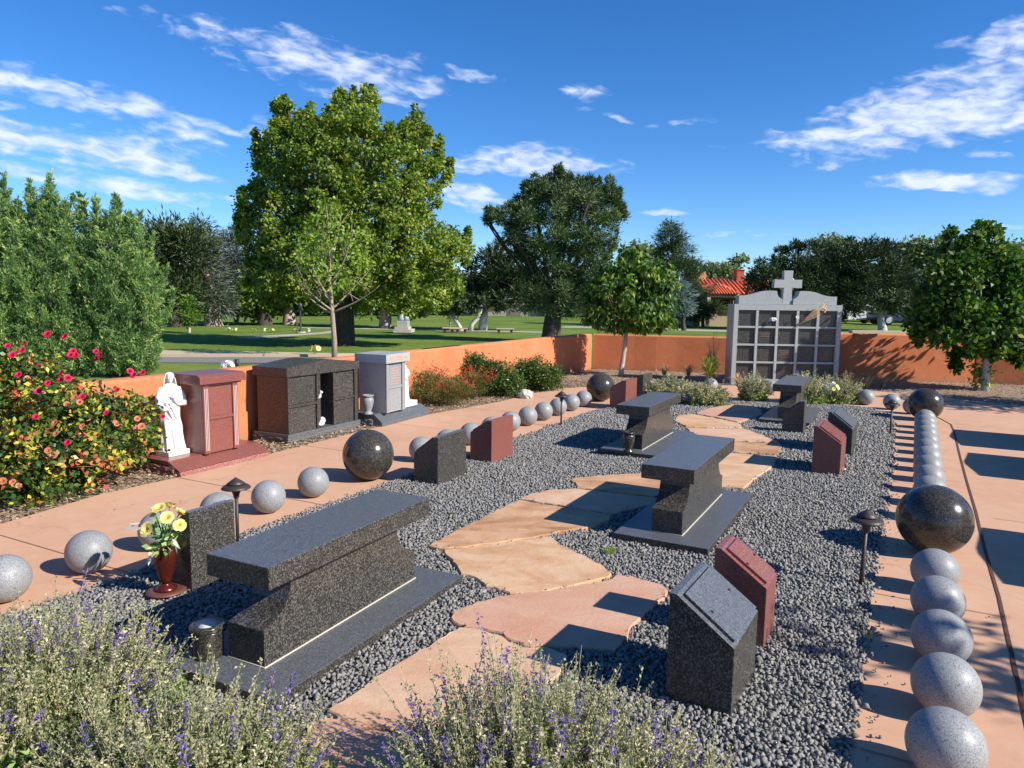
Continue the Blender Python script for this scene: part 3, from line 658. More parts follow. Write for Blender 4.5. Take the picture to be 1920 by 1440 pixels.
# ================================================================== CRYPTS
def rough_side(name, x0, x1, y0, y1, z0, z1, mat, parent, amp=.018, top_inset=0):
    """block with rock-pitched sides"""
    bm = bmesh.new(); bbox_bm(bm, x0, x1, y0, y1, z0, z1)
    bmesh.ops.subdivide_edges(bm, edges=bm.edges[:], cuts=9, use_grid_fill=True)
    for v in bm.verts:
        fz = (v.co.z - z0) / (z1 - z0)
        if fz > .98: continue
        k = amp * (1.1 - .5 * fz)
        if abs(v.co.x - x0) < 1e-4: v.co.x -= abs(rng.normal(0, k)) * .8
        if abs(v.co.x - x1) < 1e-4: v.co.x += abs(rng.normal(0, k)) * .5
        if abs(v.co.y - y0) < 1e-4: v.co.y -= abs(rng.normal(0, k)) * .8
        v.co.z += rng.normal(0, k * .3) if fz > .05 else 0
    return bm_obj(name, bm, mat, parent)
# local frame: x = toward the path (b), y = along the row (a)
def make_red_crypt(label, loc):
    t = thing('crypt', label, 'crypt', (loc[0], loc[1], 0), -R(27.9), 'granite cremation crypts by the path')
    rough_side('plinth', -.60, -.09, .03, 1.09, -.03, .085, M_ROUGHR, t, .016)
    prism('base_ledge', [(-.60, .087), (-.02, .04), (.0, .0), (.0, -.02), (-.08, -.02), (-.6, -.02)], .035, 1.085, 'y', M_ROUGHR, t, .003)
    prism('base_top', [(-.6, .095), (-.6, .128), (-.17, .128), (-.012, .052), (-.012, .045), (-.17, .092)], .03, 1.095, 'y', M_RED, t, .003)
    boxes('body', [(-.50, -.125, .39, .805, .129, .79)], M_RED, t, .003)
    boxes('door', [(-.13, -.1235, .462, .733, .49, .765)], M_RED, t, .001); boxes('door', [(-.13, -.1235, .462, .733, .135, .455)], M_RED, t, .001); boxes('rail', [(-.126, -.110, .4575, .7375, .457, .485)], M_RED, t, .001)
    for y0 in (.393, .738): boxes('pilaster', [(-.13, -.108, y0, y0 + .064, .130, .79)], M_RED, t, .003)
    for y0 in (.393, .738):
        boxes('flutes', [(-.11, -.1065, y0 + .012 + .017 * k, y0 + .0185 + .017 * k, .16, .765) for k in range(3)], M_STRIPE, t, 0)
    boxes('cornice', [(-.52, -.10, .37, .84, .791, .808)], M_RED, t, .002)
    bm = bmesh.new(); prism_bm(bm, [(-.56, .809), (-.075, .809), (-.075, .875), (-.115, .9), (-.53, .9), (-.56, .875)], .335, .88, 'y'); bm_obj('roof_cap', bm, M_RED, t, .004)
    return t
RC = G(333.3, 896.4)
make_red_crypt('red granite crypt with white fluted pilasters behind the white statue', (-3.025, 6.379))
def make_black_crypt(label, loc, th=27.9, a0=.15, a1=1.385):
    t = thing('crypt', label, 'crypt', (loc[0], loc[1], 0), -R(th), 'granite cremation crypts by the path')
    L = a1 - a0; xf = -.14
    rough_side('plinth', -.675, xf, a0, a1, -.04, .062, M_ROUGHD, t, .014)
    boxes('base_slab', [(-.675, xf + .004, a0 - .004, a1 + .004, .063, .098)], M_DTOP, t, .003)
    y0, y1 = a0 + .02, a1 - .03; m0, m1 = y0 + L * .42, y0 + L * .60
    boxes('left_body', [(-.63, xf - .035, y0, m0, .099, .745)], M_DARK, t, .003)
    boxes('right_body', [(-.63, xf - .035, m1, y1, .099, .745)], M_DARK, t, .003)
    boxes('niche_back', [(-.63, -.52, m0 + .002, m1 - .002, .099, .745)], M_DARK, t, 0)
    for (ya, yb) in ((y0 + .03, m0 - .075), (m1 + .03, y1 - .07)):
        for (za, zb) in ((.115, .395), (.425, .715)): boxes('door', [(xf - .04, xf - .033, ya, yb, za, zb)], M_DARK, t, .001)
    for (ya, yb) in ((m0 - .062, m0), (y1 - .055, y1), (y0, y0 + .02), (m1, m1 + .02)): boxes('pilaster', [(xf - .036, xf - .010, ya, yb, .100, .744)], M_DARK, t, .002)
    boxes('rail', [(xf - .036, xf - .014, y0 + .021, m0 - .063, .396, .424), (xf - .036, xf - .014, m1 + .021, y1 - .056, .396, .424)], M_DARK, t, .001)
    ym = (a0 + a1) / 2
    prism('roof_cap', [(a0, .749), (a1, .749), (a1, .845), (ym + .06, .905), (ym - .06, .905), (a0, .852)], -.68, xf, 'x', M_DARK, t, .004)
    return t
bc = make_black_crypt('dark brown granite double crypt with a central niche, left of the pale grey crypt', (-2.455, 7.758))
def text_mesh(name, s, size, mat, parent, loc, rot, ext=.0015):
    cu = bpy.data.curves.new(name, 'FONT'); cu.body = s; cu.size = size; cu.extrude = ext; cu.align_x = 'CENTER'; cu.align_y = 'CENTER'
    tmp = bpy.data.objects.new(name + '_tmp', cu); C.objects.link(tmp)
    dg = bpy.context.evaluated_depsgraph_get(); me = bpy.data.meshes.new_from_object(tmp.evaluated_get(dg)); bpy.data.objects.remove(tmp); bpy.data.curves.remove(cu)
    me.name = name; me.materials.clear(); me.materials.append(mat)
    o = bpy.data.objects.new(name, me); C.objects.link(o); o.location = loc; o.rotation_euler = rot; o.parent = parent
    return o
gt = thing('crypt', 'pale grey granite crypt with orange carved letters on its cap', 'crypt', (-1.648, 9.078, 0), -R(24.6), 'granite cremation crypts by the path')
rough_side('plinth', -.52, -.16, -.0, 1.13, -.03, .085, M_ROUGHG, gt, .02)
prism('base_top', [(-.55, .10), (-.55, .149), (-.135, .149), (-.012, .05), (-.008, .0), (-.135, .0)], .0, 1.15, 'y', M_DTOP, gt, .003)
boxes('body', [(-.466, -.058, .147, .59, .150, .80)], M_PALE, gt, .003)
boxes('door', [(-.06, -.0565, .207, .513, .495, .785)], M_GREY, gt, .001); boxes('door', [(-.06, -.0565, .207, .513, .16, .46)], M_GREY, gt, .001); boxes('rail', [(-.06, -.044, .2055, .5145, .461, .494)], M_GREY, gt, .001)
boxes('pilaster', [(-.06, -.038, .147, .205, .151, .80)], M_GREY, gt, .002); boxes('pilaster', [(-.06, -.038, .515, .59, .151, .80)], M_GREY, gt, .002)
boxes('roof_cap', [(-.505, -.006, .10, .652, .802, .919)], M_PALE, gt, .005)
text_mesh('carved_name', 'ESCAMILLA', .088, M_ORLET, gt, (-.0045, .376, .862), (R(90), 0, R(90)), .001)
g = Geo(); r2 = np.random.default_rng(3)
for row in range(7):
    z = .72 - row * .034; y = .27 + r2.uniform(0, .02)
    while y < .45:
        l_ = r2.uniform(.008, .02); g.add([(-.0555, y, z), (-.0555, y + l_, z), (-.0555, y + l_ * .8, z + .011), (-.0555, y + l_ * .1, z + .012)], [[0, 1, 2, 3]]); y += l_ + .008
g.build('door_inscription', M_ORLET, gt)
# three crypts stand outside the frame on the right; only their shadows reach the path
for i, (s_, lab) in enumerate(((10.5, 'dark crypt out of frame at right casting the farther roof shaped shadow'), (8.82, 'dark crypt out of frame at right casting the middle roof shaped shadow'), (5.67, 'dark crypt out of frame at right casting the nearest corner shadow'))):
    tip = [G(1780, 818), G(1807, 867), G(1830, 1032)][i]; dsh = .905 / math.tan(SUN_EL)
    base = tip + dsh * np.array([math.sin(SUN_AZ), math.cos(SUN_AZ)])
    a = np.array([math.sin(TH), math.cos(TH)]); b_ = np.array([math.cos(TH), -math.sin(TH)])
    # a copy turned to face the path from the other side
    dup(bc, tuple(base + b_ * (-.14) + a * .77), math.pi - TH, lab)

# ================================================================== COLUMBARIUM
cl, crr = np.array(G(1369.9, 719.2)), np.array(G(1570, 722)); cang = math.atan2(*(crr - cl)[::-1])
ct_ = thing('columbarium', 'grey granite framed niche wall topped by a stone cross', 'columbarium', (cl[0], cl[1], 0), cang)
Wc, Hc = 2.145, 1.595
xs0, cw, mw = .09, .353, .05; zb = [.11, .11 + .33, 0, 0]
ch, rw = .318, .036
bars = [(0, xs0, 0, .46, -.05, Hc), (Wc - xs0, Wc, 0, .46, -.05, Hc), (xs0 + .0005, Wc - xs0 - .0005, .0, .46, -.05, .10), (xs0 + .0005, Wc - xs0 - .0005, 0, .46, .10 + 4 * ch + 3 * rw + .0005, Hc)]
boxes('frame', bars, M_PALE, ct_, .003)
boxes('mullions', [(xs0 + cw * k + mw * (k - 1), xs0 + cw * k + mw * k, .004, .2, .1002, .10 + 4 * ch + 3 * rw) for k in range(1, 5)], M_PALE, ct_, .002)
boxes('rails', [(xs0 + .0005, Wc - xs0 - .0005, .008, .2, .10 + ch * k + rw * (k - 1), .10 + ch * k + rw * k) for k in range(1, 4)], M_PALE, ct_, .001)
gold = {(0, 3): 4, (1, 1): 3, (1, 4): 5, (2, 2): 5, (2, 4): 6}
for r_ in range(4):
    for c_ in range(5):
        x0 = xs0 + c_ * (cw + mw); z0 = .10 + (3 - r_) * (ch + rw)
        d = boxes('niche_door', [(x0 - .002, x0 + cw + .002, .05, .09, z0 - .002, z0 + ch + .002)], M_DARK, ct_, 0)
        if (r_, c_) in gold:
            g = Geo()
            for row in range(gold[(r_, c_)]):
                z = z0 + .21 - row * .034; x = x0 + .07
                while x < x0 + cw - .11:
                    l_ = rng.uniform(.012, .03); g.add([(x, .0485, z), (x + l_, .0485, z), (x + l_ * .8, .0485, z + .011), (x + l_ * .1, .0485, z + .012)], [[0, 1, 2, 3]]); x += l_ + .008
            g.build('gold_inscription', M_GOLD2, d)
def crown(sg):
    P = [(.10, 1.599), (.10, 1.765), (.20, 1.765), (.29, 1.772), (.38, 1.793), (.47, 1.825), (.56, 1.852), (.65, 1.866), (.74, 1.87), (.85, 1.866), (.858, 1.82), (.875, 1.775), (.905, 1.735), (.965, 1.70), (.972, 1.599)]
    return [(x if sg else 2.15 - x, z) for x, z in P]
for sg in (1, 0): prism('crest', crown(sg), .06, .30, 'y', M_PALE, ct_, .003)
prism('cross', [(.985, 1.599), (.992, 1.93), (.80, 1.926), (.80, 2.093), (.99, 2.088), (.982, 2.27), (1.165, 2.27), (1.157, 2.088), (1.35, 2.093), (1.35, 1.926), (1.158, 1.93), (1.165, 1.599)], .09, .23, 'y', M_PALE, ct_, .003)
g = Geo(); n = 40
rv = [(1.075 + rr * math.cos(2 * math.pi * k / n), yy, 2.005 + rr * math.sin(2 * math.pi * k / n)) for rr, yy in ((.155, .12), (.155, .2), (.125, .2), (.125, .12)) for k in range(n)]
g.add(rv, [[j * n + k, j * n + (k + 1) % n, ((j + 1) % 4) * n + (k + 1) % n, ((j + 1) % 4) * n + k] for j in range(4) for k in range(n)]); g.build('cross_ring', M_PALE, ct_)
def CW(x, y, z):
    return (cl[0] + x * math.cos(cang) - y * math.sin(cang), cl[1] + x * math.sin(cang) + y * math.cos(cang), z)

# ================================================================== FLOWERS AND VASES
def petals(g, c, ax, r, layers=4, n=6, r_=None):
    ax = np.array(ax, float); ax /= np.linalg.norm(ax); x = np.cross(ax, [0, 0, 1.0]) if abs(ax[2]) < .9 else np.cross(ax, [1.0, 0, 0]); x /= np.linalg.norm(x); y = np.cross(ax, x); c = np.array(c)
    for L in range(layers):
        f = (L + 1) / layers; op = .08 + .95 * f ** 1.2
        for k in range(n):
            a = 2 * math.pi * (k + .5 * L + rng.uniform(-.15, .15)) / n
            rd = math.cos(a) * x + math.sin(a) * y; td = -math.sin(a) * x + math.cos(a) * y; V = []
            for i in range(4):
                s_ = i / 3; lng = r * (.35 + .75 * f)
                out = math.sin(op * (.35 + .65 * s_)) * lng * s_; up = math.cos(op * s_) * lng * s_ * .9
                wd = r * (.34 + .42 * f) * math.sin(.7 + 1.7 * s_)
                for j in (-1, 0, 1): V.append(c + rd * (out - abs(j) * wd * .18) + td * wd * j * .8 + ax * (up + abs(j) * .08 * r))
            Q = [[i * 3 + j, i * 3 + j + 1, i * 3 + j + 4, i * 3 + j + 3] for i in range(3) for j in range(2)]
            g.add(V, Q, None, min(1, max(0, .75 - .6 * (1 - f) + rng.normal(0, .1))))
def leaves(g, P, A, N_, L, Wd, tone):
    """diamond leaves: base P, long axis A, approx normal N_"""
    P = np.asarray(P); n = len(P); A = A / (np.linalg.norm(A, axis=1)[:, None] + 1e-9)
    S = np.cross(A, N_); S /= np.linalg.norm(S, axis=1)[:, None] + 1e-9; Nn = np.cross(S, A)
    L = np.broadcast_to(L, (n,))[:, None]; Wd = np.broadcast_to(Wd, (n,))[:, None]
    V = np.empty((n, 4, 3)); V[:, 0] = P; V[:, 1] = P + A * L * .45 - S * Wd * .5 + Nn * Wd * .12; V[:, 2] = P + A * L; V[:, 3] = P + A * L * .45 + S * Wd * .5 + Nn * Wd * .12
    g.add(V.reshape(-1, 3), np.arange(4 * n).reshape(-1, 4), None, np.repeat(np.clip(tone, 0, 1), 4))
def rand_dir(n, r=None):
    v = (r or rng).normal(size=(n, 3)); return v / np.linalg.norm(v, axis=1)[:, None]
# rose vase on its plate
pv = G(312, 1109, .03)
tag_v = thing('flower_vase', 'red brown metallic vase holding yellow artificial roses beside the front bench', 'vase', (pv[0], pv[1], .03), 0)
M_VASE = plain('copper_vase_paint', (.13, .024, .016), .25, .15, .55)
g = Geo(); g.lathe([(.095, 0), (.104, .004), (.104, .012), (.082, .016), (.066, .014)], 40); g.build('vase_plate', plain('plate_brown', (.13, .05, .035), .45), tag_v, True)
g = Geo(); g.lathe([(.056, .014), (.058, .024), (.035, .036), (.022, .046), (.021, .054), (.029, .06), (.034, .08), (.048, .13), (.056, .17), (.059, .2), (.056, .225), (.046, .245), (.040, .252), (.043, .262), (.050, .272), (.047, .276), (.036, .262)], 36); g.build('vase_body', M_VASE, tag_v, True)
bq = thing('rose_bouquet', 'bunch of pale yellow silk roses standing in the red brown vase', 'flowers', (pv[0], pv[1], .27), 0)
heads = [(-.045, -.06, .15, .055, (-.3, -.8, .45)), (.10, -.03, .165, .045, (.5, -.7, .45)), (-.02, .01, .235, .052, (-.1, -.4, .9)), (.035, -.02, .20, .048, (.2, -.7, .6)), (.065, .05, .205, .045, (.5, .2, .7)), (-.06, .04, .20, .042, (-.7, -.2, .6)), (0.01, .06, .24, .045, (0, .5, .9))]
g2 = Geo()
for (x, y, z, r, ax) in heads:
    g = Geo(); petals(g, (x, y, z - .02), ax, r * .84, 8, 5); g.build('rose', M_PET_Y, bq)
    g2.tube([(0, 0, -.02), (x * .3, y * .3, z * .5), (x, y, z - .02)], .0035, 5)
g2.build('stems', M_STEM, bq)
g = Geo(); n = 90; P = np.stack([rng.uniform(-.06, .06, n), rng.uniform(-.07, .05, n), rng.uniform(-.0, .15, n)], 1); A = rand_dir(n) + np.array([0, 0, .2]); A[:, :2] += P[:, :2] * 12
leaves(g, P, A, rand_dir(n), rng.uniform(.035, .075, n), .026, rng.uniform(.3, 1, n)); g.build('foliage', leafmat('silk_leaves', [(0, (.03, .12, .05)), (.5, (.12, .22, .05)), (1, (.4, .48, .2))], .2), bq)
g = Geo(); P = np.array([(-.05, -.05, .0), (-.045, -.06, .03), (.07, -.05, .08), (.08, -.05, .06), (-.12, 0, .15), (-.10, 0, .13), (-.15, 0, .14)]); A = np.array([(-.1, -.3, -1), (.1, -.3, -1), (.6, -.4, -.5), (.4, -.4, -.9), (-1, 0, -.1), (-1, -.2, -.3), (-1, 0, -.5)], float)
leaves(g, P, A, rand_dir(7), .07, .022, np.full(7, .9)); g.build('white_filler', M_PET_W, bq)
# granite cup by the front bench
pu = G(388, 1171, .205)
cup = thing('granite_cup', 'short round granite flower cup at the foot of the front bench', 'urn', (pu[0], pu[1], .064), 0)
g = Geo(); g.lathe([(.066, 0), (.068, .004), (.068, .115), (.070, .12)], 40); g.build('cup_body', M_BALL, cup, True)
g = Geo(); g.lathe([(.070, .12), (.074, .125), (.074, .142), (.069, .147), (.05, .147), (.046, .14)], 40); g.build('rim', M_BALL, cup, True)
g = Geo(); g.lathe([(.052, .1476), (.045, .146), (.03, .1455), (.001, .1455)], 30); g.build('liner', plain('liner_grey', (.5, .5, .5), .5), cup, True)
# urns
def urn(label, loc, mat, k=1.0):
    t = thing('granite_urn', label, 'urn', loc, 0)
    g = Geo(); g.lathe([(r * k, z * k) for r, z in ((.052, 0), (.056, .006), (.056, .016), (.038, .03), (.035, .04), (.05, .075), (.062, .12), (.066, .155), (.062, .18), (.05, .197))], 32); g.build('urn_body', mat, t, True)
    g = Geo(); g.lathe([(r * k, z * k) for r, z in ((.05, .198), (.064, .204), (.067, .214), (.06, .222), (.045, .218), (.042, .20))], 32); g.build('urn_rim', mat, t, True)
    return t
p = G(1178, 848, .065); urn('dark polished granite urn on the foot slab of the middle distance bench', (p[0], p[1], .066), M_BALL)
p = G(690, 777, .148); urn('pale grey stone vase standing on the rough base of the grey crypt', (p[0], p[1], .15), M_GREY, 1.15)
def bouquet(name, label, loc, pet, nf=6, r=.05, spread=.07, stem=.12, group=None, pet2=None):
    t = thing(name, label, 'flowers', loc, 0, group)
    g = Geo(); g2 = Geo(); g3 = Geo()
    for k in range(nf):
        d = rand_dir(1)[0] * spread; d[2] = abs(d[2]) * .7
        petals(g if (pet2 is None or k % 2) else g3, (d[0], d[1], stem + d[2]), d + np.array([0, -.03, .03]), r, 3, 5); g2.tube([(0, 0, 0), (d[0], d[1], stem + d[2])], .004, 4)
    g.build('blooms', pet, t)
    if pet2 is not None and g3.n: g3.build('blooms', pet2, t)
    g2.build('stems', M_STEM, t)
    return t
# niche flowers of the dark crypt
pz = np.array((-2.455, 7.758)); a_ = np.array([math.sin(R(27.9)), math.cos(R(27.9))]); bb_ = np.array([math.cos(R(27.9)), -math.sin(R(27.9))])
q = pz + a_ * .73 + bb_ * (-.2); bouquet('white_flowers', 'white blossoms lying low in the niche of the dark double crypt', (q[0], q[1], .10), M_PET_W, 8, .045, .06, .05)
q = pz + a_ * .70 + bb_ * (-.22); bouquet('white_flowers', 'white blossoms at mid height in the niche of the dark double crypt', (q[0], q[1], .10), M_PET_W, 6, .04, .05, .38)
q = CW(.79, .0, 1.27); bouquet('blue_white_flowers', 'blue and white flowers stuck to the second niche column', q, M_PET_B, 8, .035, .06, .0, None, M_PET_W)
q = CW(1.52, .02, 1.33); bouquet('white_flowers', 'white flowers right in the fourth niche of the top row', q, M_PET_W, 4, .04, .06, 0)
q = CW(1.25, .02, 1.33); bouquet('white_flowers', 'white flowers left in the fourth niche of the top row', q, M_PET_W, 3, .035, .05, 0)
t = thing('dried_bouquet', 'dried straw bouquet tied slanting across the top right niches', 'flowers', CW(1.22, -.02, 1.16), cang)
g = Geo()
for k in range(13):
    j = rng.normal(0, .015, 3); g.tube([(0, 0, 0), (.22 + j[0], -.03, .15 + j[2]), (.52 + j[0] * 3, -.05 + j[1], .40 + j[2] * 4)], .003, 4)
g.build('stalks', M_L_DRY, t); g = Geo()
for k in range(6): petals(g, (.5 + rng.normal(0, .05), -.05, .38 + rng.normal(0, .05)), (.5, -.7, .3), .028, 3, 5)
g.build('blooms', M_PET_P, t)
q = W(1556, 722, 11.0); bouquet('yellow_white_flowers', 'white and yellow flowers in the sage bush right of the farthest bench', (q[0], q[1], .18), M_PET_W, 14, .034, .12, .16, None, M_PET_Y)
q = W(427, 690, 9.5); bouquet('white_flowers', 'white flowers on a stake behind the red crypt', (q[0], q[1], 0.0), M_PET_W, 9, .036, .06, .72)
q = G(593, 667); bouquet('yellow_flowers', 'small pale yellow bunch at the road edge behind the dark crypt', (q[0], q[1], 0), M_PET_Y, 4, .08, .12, .16)
M_GV = plain('plastic_black_cone', (.02, .03, .02), .6)
q = G(444.5, 690); t = thing('flower_cone', 'small black cemetery flower cone in the lawn behind the red crypt', 'flower holder', (q[0], q[1], 0)); g = Geo(); g.lathe([(.03, 0), (.055, .2), (.05, .2)], 14); g.build('cone', M_GV, t)
for i, (u, v) in enumerate(((428, 621), (440, 621.5), (475, 622.5), (498, 622.5), (510, 622.5), (553, 624), (579, 623))):
    q = G(u, v); bouquet('grave_flowers', f'tiny far grave flowers on the lawn, {ordinal(i)} from the left', (q[0], q[1], 0), [M_PET_W, M_PET_Y, M_PET_P][i % 3], 4, .055, .09, .07, 'small grave flowers dotted over the far lawn')

# ================================================================== GRAVEL (crushed stone) AND CHIPS
def stones(P, size, tone):
    n = len(P); cube = np.array([(x, y, z) for z in (-1, 1) for y in (-1, 1) for x in (-1, 1)], float) * .62
    V = cube[None] + rng.normal(0, .24, (n, 8, 3)); V[:, :4] *= rng.uniform(.35, 1.05, (n, 1, 1))
    V *= (size[:, None] * rng.uniform(.65, 1.25, (n, 3)))[:, None, :]
    q = rng.normal(size=(n, 4)); q /= np.linalg.norm(q, axis=1)[:, None]; w_, x, y, z = q.T
    Rm = np.stack([1 - 2 * (y * y + z * z), 2 * (x * y - z * w_), 2 * (x * z + y * w_), 2 * (x * y + z * w_), 1 - 2 * (x * x + z * z), 2 * (y * z - x * w_), 2 * (x * z - y * w_), 2 * (y * z + x * w_), 1 - 2 * (x * x + y * y)], 1).reshape(n, 3, 3)
    V = np.einsum('nij,nkj->nki', Rm, V) + P[:, None, :]
    F = np.array([[0, 2, 3, 1], [4, 5, 7, 6], [0, 1, 5, 4], [2, 6, 7, 3], [0, 4, 6, 2], [1, 3, 7, 5]])
    return V.reshape(-1, 3), (F[None] + 8 * np.arange(n)[:, None, None]).reshape(-1, 4), np.repeat(tone, 8)
gvp = np.array([np.array(p) for p in gv]); g = Geo()
for (s0, s1, pit, sz) in ((.9, 4.2, .0165, .0120), (4.2, 7.5, .0175, .0120), (7.5, 12.9, .023, .0155)):
    S, T_ = np.meshgrid(np.arange(s0, s1, pit), np.arange(-4.0, .12, pit)); S = S.ravel() + rng.uniform(-.5, .5, S.size) * pit; T_ = T_.ravel() + rng.uniform(-.5, .5, T_.size) * pit
    P = np.stack([S * math.sin(TH) + T_ * math.cos(TH), S * math.cos(TH) - T_ * math.sin(TH)], 1)
    ok = inpoly(P + rng.normal(0, .018, P.shape), gvp)
    for fp in flag_polys: ok &= ~inpoly(P, fp)
    # keep only what the camera side could see
    ok &= (P[:, 1] > 1.0)
    P = P[ok]; n = len(P)
    z = .016 + rng.uniform(-.006, .010, n) + .006 * np.sin(P[:, 0] * 5) * np.cos(P[:, 1] * 4)
    V, Q, tn = stones(np.column_stack([P, z]), rng.uniform(.65, 1.25, n) * sz, np.clip(rng.normal(.47, .13, n), 0, .98))
    g.add(V, Q, None, tn)
n = 420; sd = rng.uniform(size=n) < .5; S = rng.uniform(1.2, 11, n); T_ = np.where(sd, -3.92 - rng.exponential(.035, n), .0 + rng.exponential(.03, n))
P = np.stack([S * math.sin(TH) + T_ * math.cos(TH), S * math.cos(TH) - T_ * math.sin(TH)], 1); V, Q, tn = stones(np.column_stack([P, np.full(n, .007)]), rng.uniform(.4, .95, n) * .010, np.clip(rng.normal(.5, .15, n), 0, 1)); g.add(V, Q, None, tn)
for fp in flag_polys:
    n = 26; e = fp[rng.integers(len(fp), size=n)]; c_ = fp.mean(0); P = e + (c_ - e) * rng.exponential(.03, n)[:, None]; V, Q, tn = stones(np.column_stack([P, np.full(n, .046)]), rng.uniform(.3, .8, n) * .009, np.clip(rng.normal(.5, .15, n), 0, 1)); g.add(V, Q, None, tn)
o = g.build('gravel', M_STONE); tag(o, 'crushed dark grey gravel filling the bed between benches and flagstones', 'gravel', None, 'stuff')
g = Geo(); n = 26000
bp = np.array([np.array(p) for p in bed]); pathp = np.array([np.array(p) for p in ([GP(-3, -5.65), GP(1, -5.6)] + LP + RP)])
s_ = rng.uniform(1.5, 13.5, n); t_ = rng.uniform(-6.6, -5.2, n)
P = np.concatenate([np.stack([s_ * math.sin(TH) + t_ * math.cos(TH), s_ * math.cos(TH) - t_ * math.sin(TH)], 1), np.column_stack([rng.uniform(1, 12.5, n), rng.uniform(11, 17.4, n)])])
P = P[inpoly(P, bp) & ~inpoly(P, pathp + 0)]
m_ = len(P); A = rand_dir(m_); A[:, 2] *= .25; Nn = rand_dir(m_) * .35 + np.array([0, 0, 1.0])
leaves(g, np.column_stack([P, rng.uniform(-.004, .014, m_)]), A, Nn, rng.uniform(.02, .055, m_), rng.uniform(.012, .026, m_), rng.uniform(0, 1, m_))
o = g.build('wood_chips', M_CHIP); tag(o, 'loose brown bark chips strewn over the planting beds', 'mulch', None, 'stuff')
g = Geo(); P = np.concatenate([np.stack([G(u, v) for u, v in zip(rng.uniform(20, 480, 26), rng.uniform(930, 990, 26))]), np.stack([G(u, v) for u, v in zip(rng.uniform(1620, 1860, 16), rng.uniform(860, 1300, 16))])])
m_ = len(P); leaves(g, np.column_stack([P, np.full(m_, .006)]), rand_dir(m_) * np.array([1, 1, .1]), np.tile([0, 0, 1.0], (m_, 1)) + rand_dir(m_) * .3, rng.uniform(.012, .03, m_), .013, rng.uniform(0, .4, m_))
tag(g.build('fallen_leaves', M_CHIP), 'few dry brown leaf bits scattered over the concrete path', 'leaf litter', None, 'stuff')

# ================================================================== PLANTS
def foliage(g, lobes, dens, L, Wd, style='leaf', sub=.3, t0=.5, tv=.13, k=26, shell=.5, minc=3):
    for (c, r) in lobes:
        c = np.array(c); r = np.array(r, float); ns = max(3, int(dens * (r[0] * r[2] + r[0] * r[1] + r[1] * r[2])))
        if ns < 3 * minc: ns = minc + ns // 2
        d = rand_dir(ns); rad = rng.uniform(shell, 1.0, ns) ** .7 * (.9 + .22 * np.sin(d[:, 0] * 5 + c[0] * 7) * np.cos(d[:, 2] * 6 + c[2] * 5) + .1 * np.sin(d[:, 1] * 9))
        out_ = rng.uniform(size=ns) < .08; rad[out_] *= rng.uniform(1.05, 1.28, out_.sum()); sc = c + d * r * rad[:, None]
        sub_ = min(sub, 1.3 * min(r[0], r[2]))
        ct0 = rng.normal(t0, tv, ns)
        kk = k; off = rng.normal(0, sub_ * .48, (ns, kk, 3)); off[..., 2] *= .75
        P = (sc[:, None] + off).reshape(-1, 3); n = len(P)
        out = (P - c) / r; out /= np.linalg.norm(out, axis=1)[:, None] + 1e-6
        tone = np.repeat(ct0, kk) + rng.normal(0, .13, n)
        if style == 'leaf':
            A = rand_dir(n) + out * .5 + np.array([0, 0, -.15]); N_ = rand_dir(n) + out * .6 + np.array([0, 0, .6])
        elif style == 'droop':
            A = rand_dir(n) * .6 + out * .3 + np.array([0, 0, -.8]); N_ = out + rand_dir(n) * .6
        elif style == 'needle':
            o2 = off.reshape(-1, 3); A = o2 / (np.linalg.norm(o2, axis=1)[:, None] + 1e-6) * .9 + out * .5 + np.array([0, 0, .55]); N_ = rand_dir(n)
        elif style == 'sweep':
            A = out * np.array([1, 1, .3]) + rand_dir(n) * .45 + np.array([0, 0, .1]); N_ = rand_dir(n) * .6 + np.array([0, 0, 1.0])
        elif style == 'spray':
            A = out * np.array([.9, .9, .4]) + rand_dir(n) * .4 + np.array([0, 0, .95]); N_ = out + rand_dir(n) * .7
        elif style == 'plume':
            ax_ = d * np.array([.75, .75, .3]) + rand_dir(ns) * .3 + np.array([0, 0, .75]); ax_ /= np.linalg.norm(ax_, axis=1)[:, None]; tq = rng.uniform(-1, 1, (ns, kk, 1))
            P = (sc[:, None] + off * (.55 - .38 * tq) + ax_[:, None] * tq * sub_ * 1.25).reshape(-1, 3)
            A = np.repeat(ax_, kk, 0) + rand_dir(n) * .45; N_ = out + rand_dir(n) * .7; tone = np.repeat(ct0, kk) + rng.normal(0, .07, n) + .10 * tq.reshape(-1)
        leaves(g, P, A, N_, rng.uniform(.65, 1.3, n) * L, rng.uniform(.7, 1.2, n) * Wd, tone)
def lobes_px(lst, Y, org, squash=1.0):
    """lobes drawn by outline size at distance Y -> local coordinates of the tree at org"""
    r = []
    for l in lst:
        u, v, ru, rv = l[:4]; dy = l[4] if len(l) > 4 else rng.uniform(-.4, .4) * ru * Y / F_PX
        c = W(u, v, Y + dy); k = (Y + dy) / F_PX
        r.append(((c[0] - org[0], c[1] - org[1], c[2]), (ru * k, (ru * .5 + rv * .5) * k * squash, rv * k)))
    return r
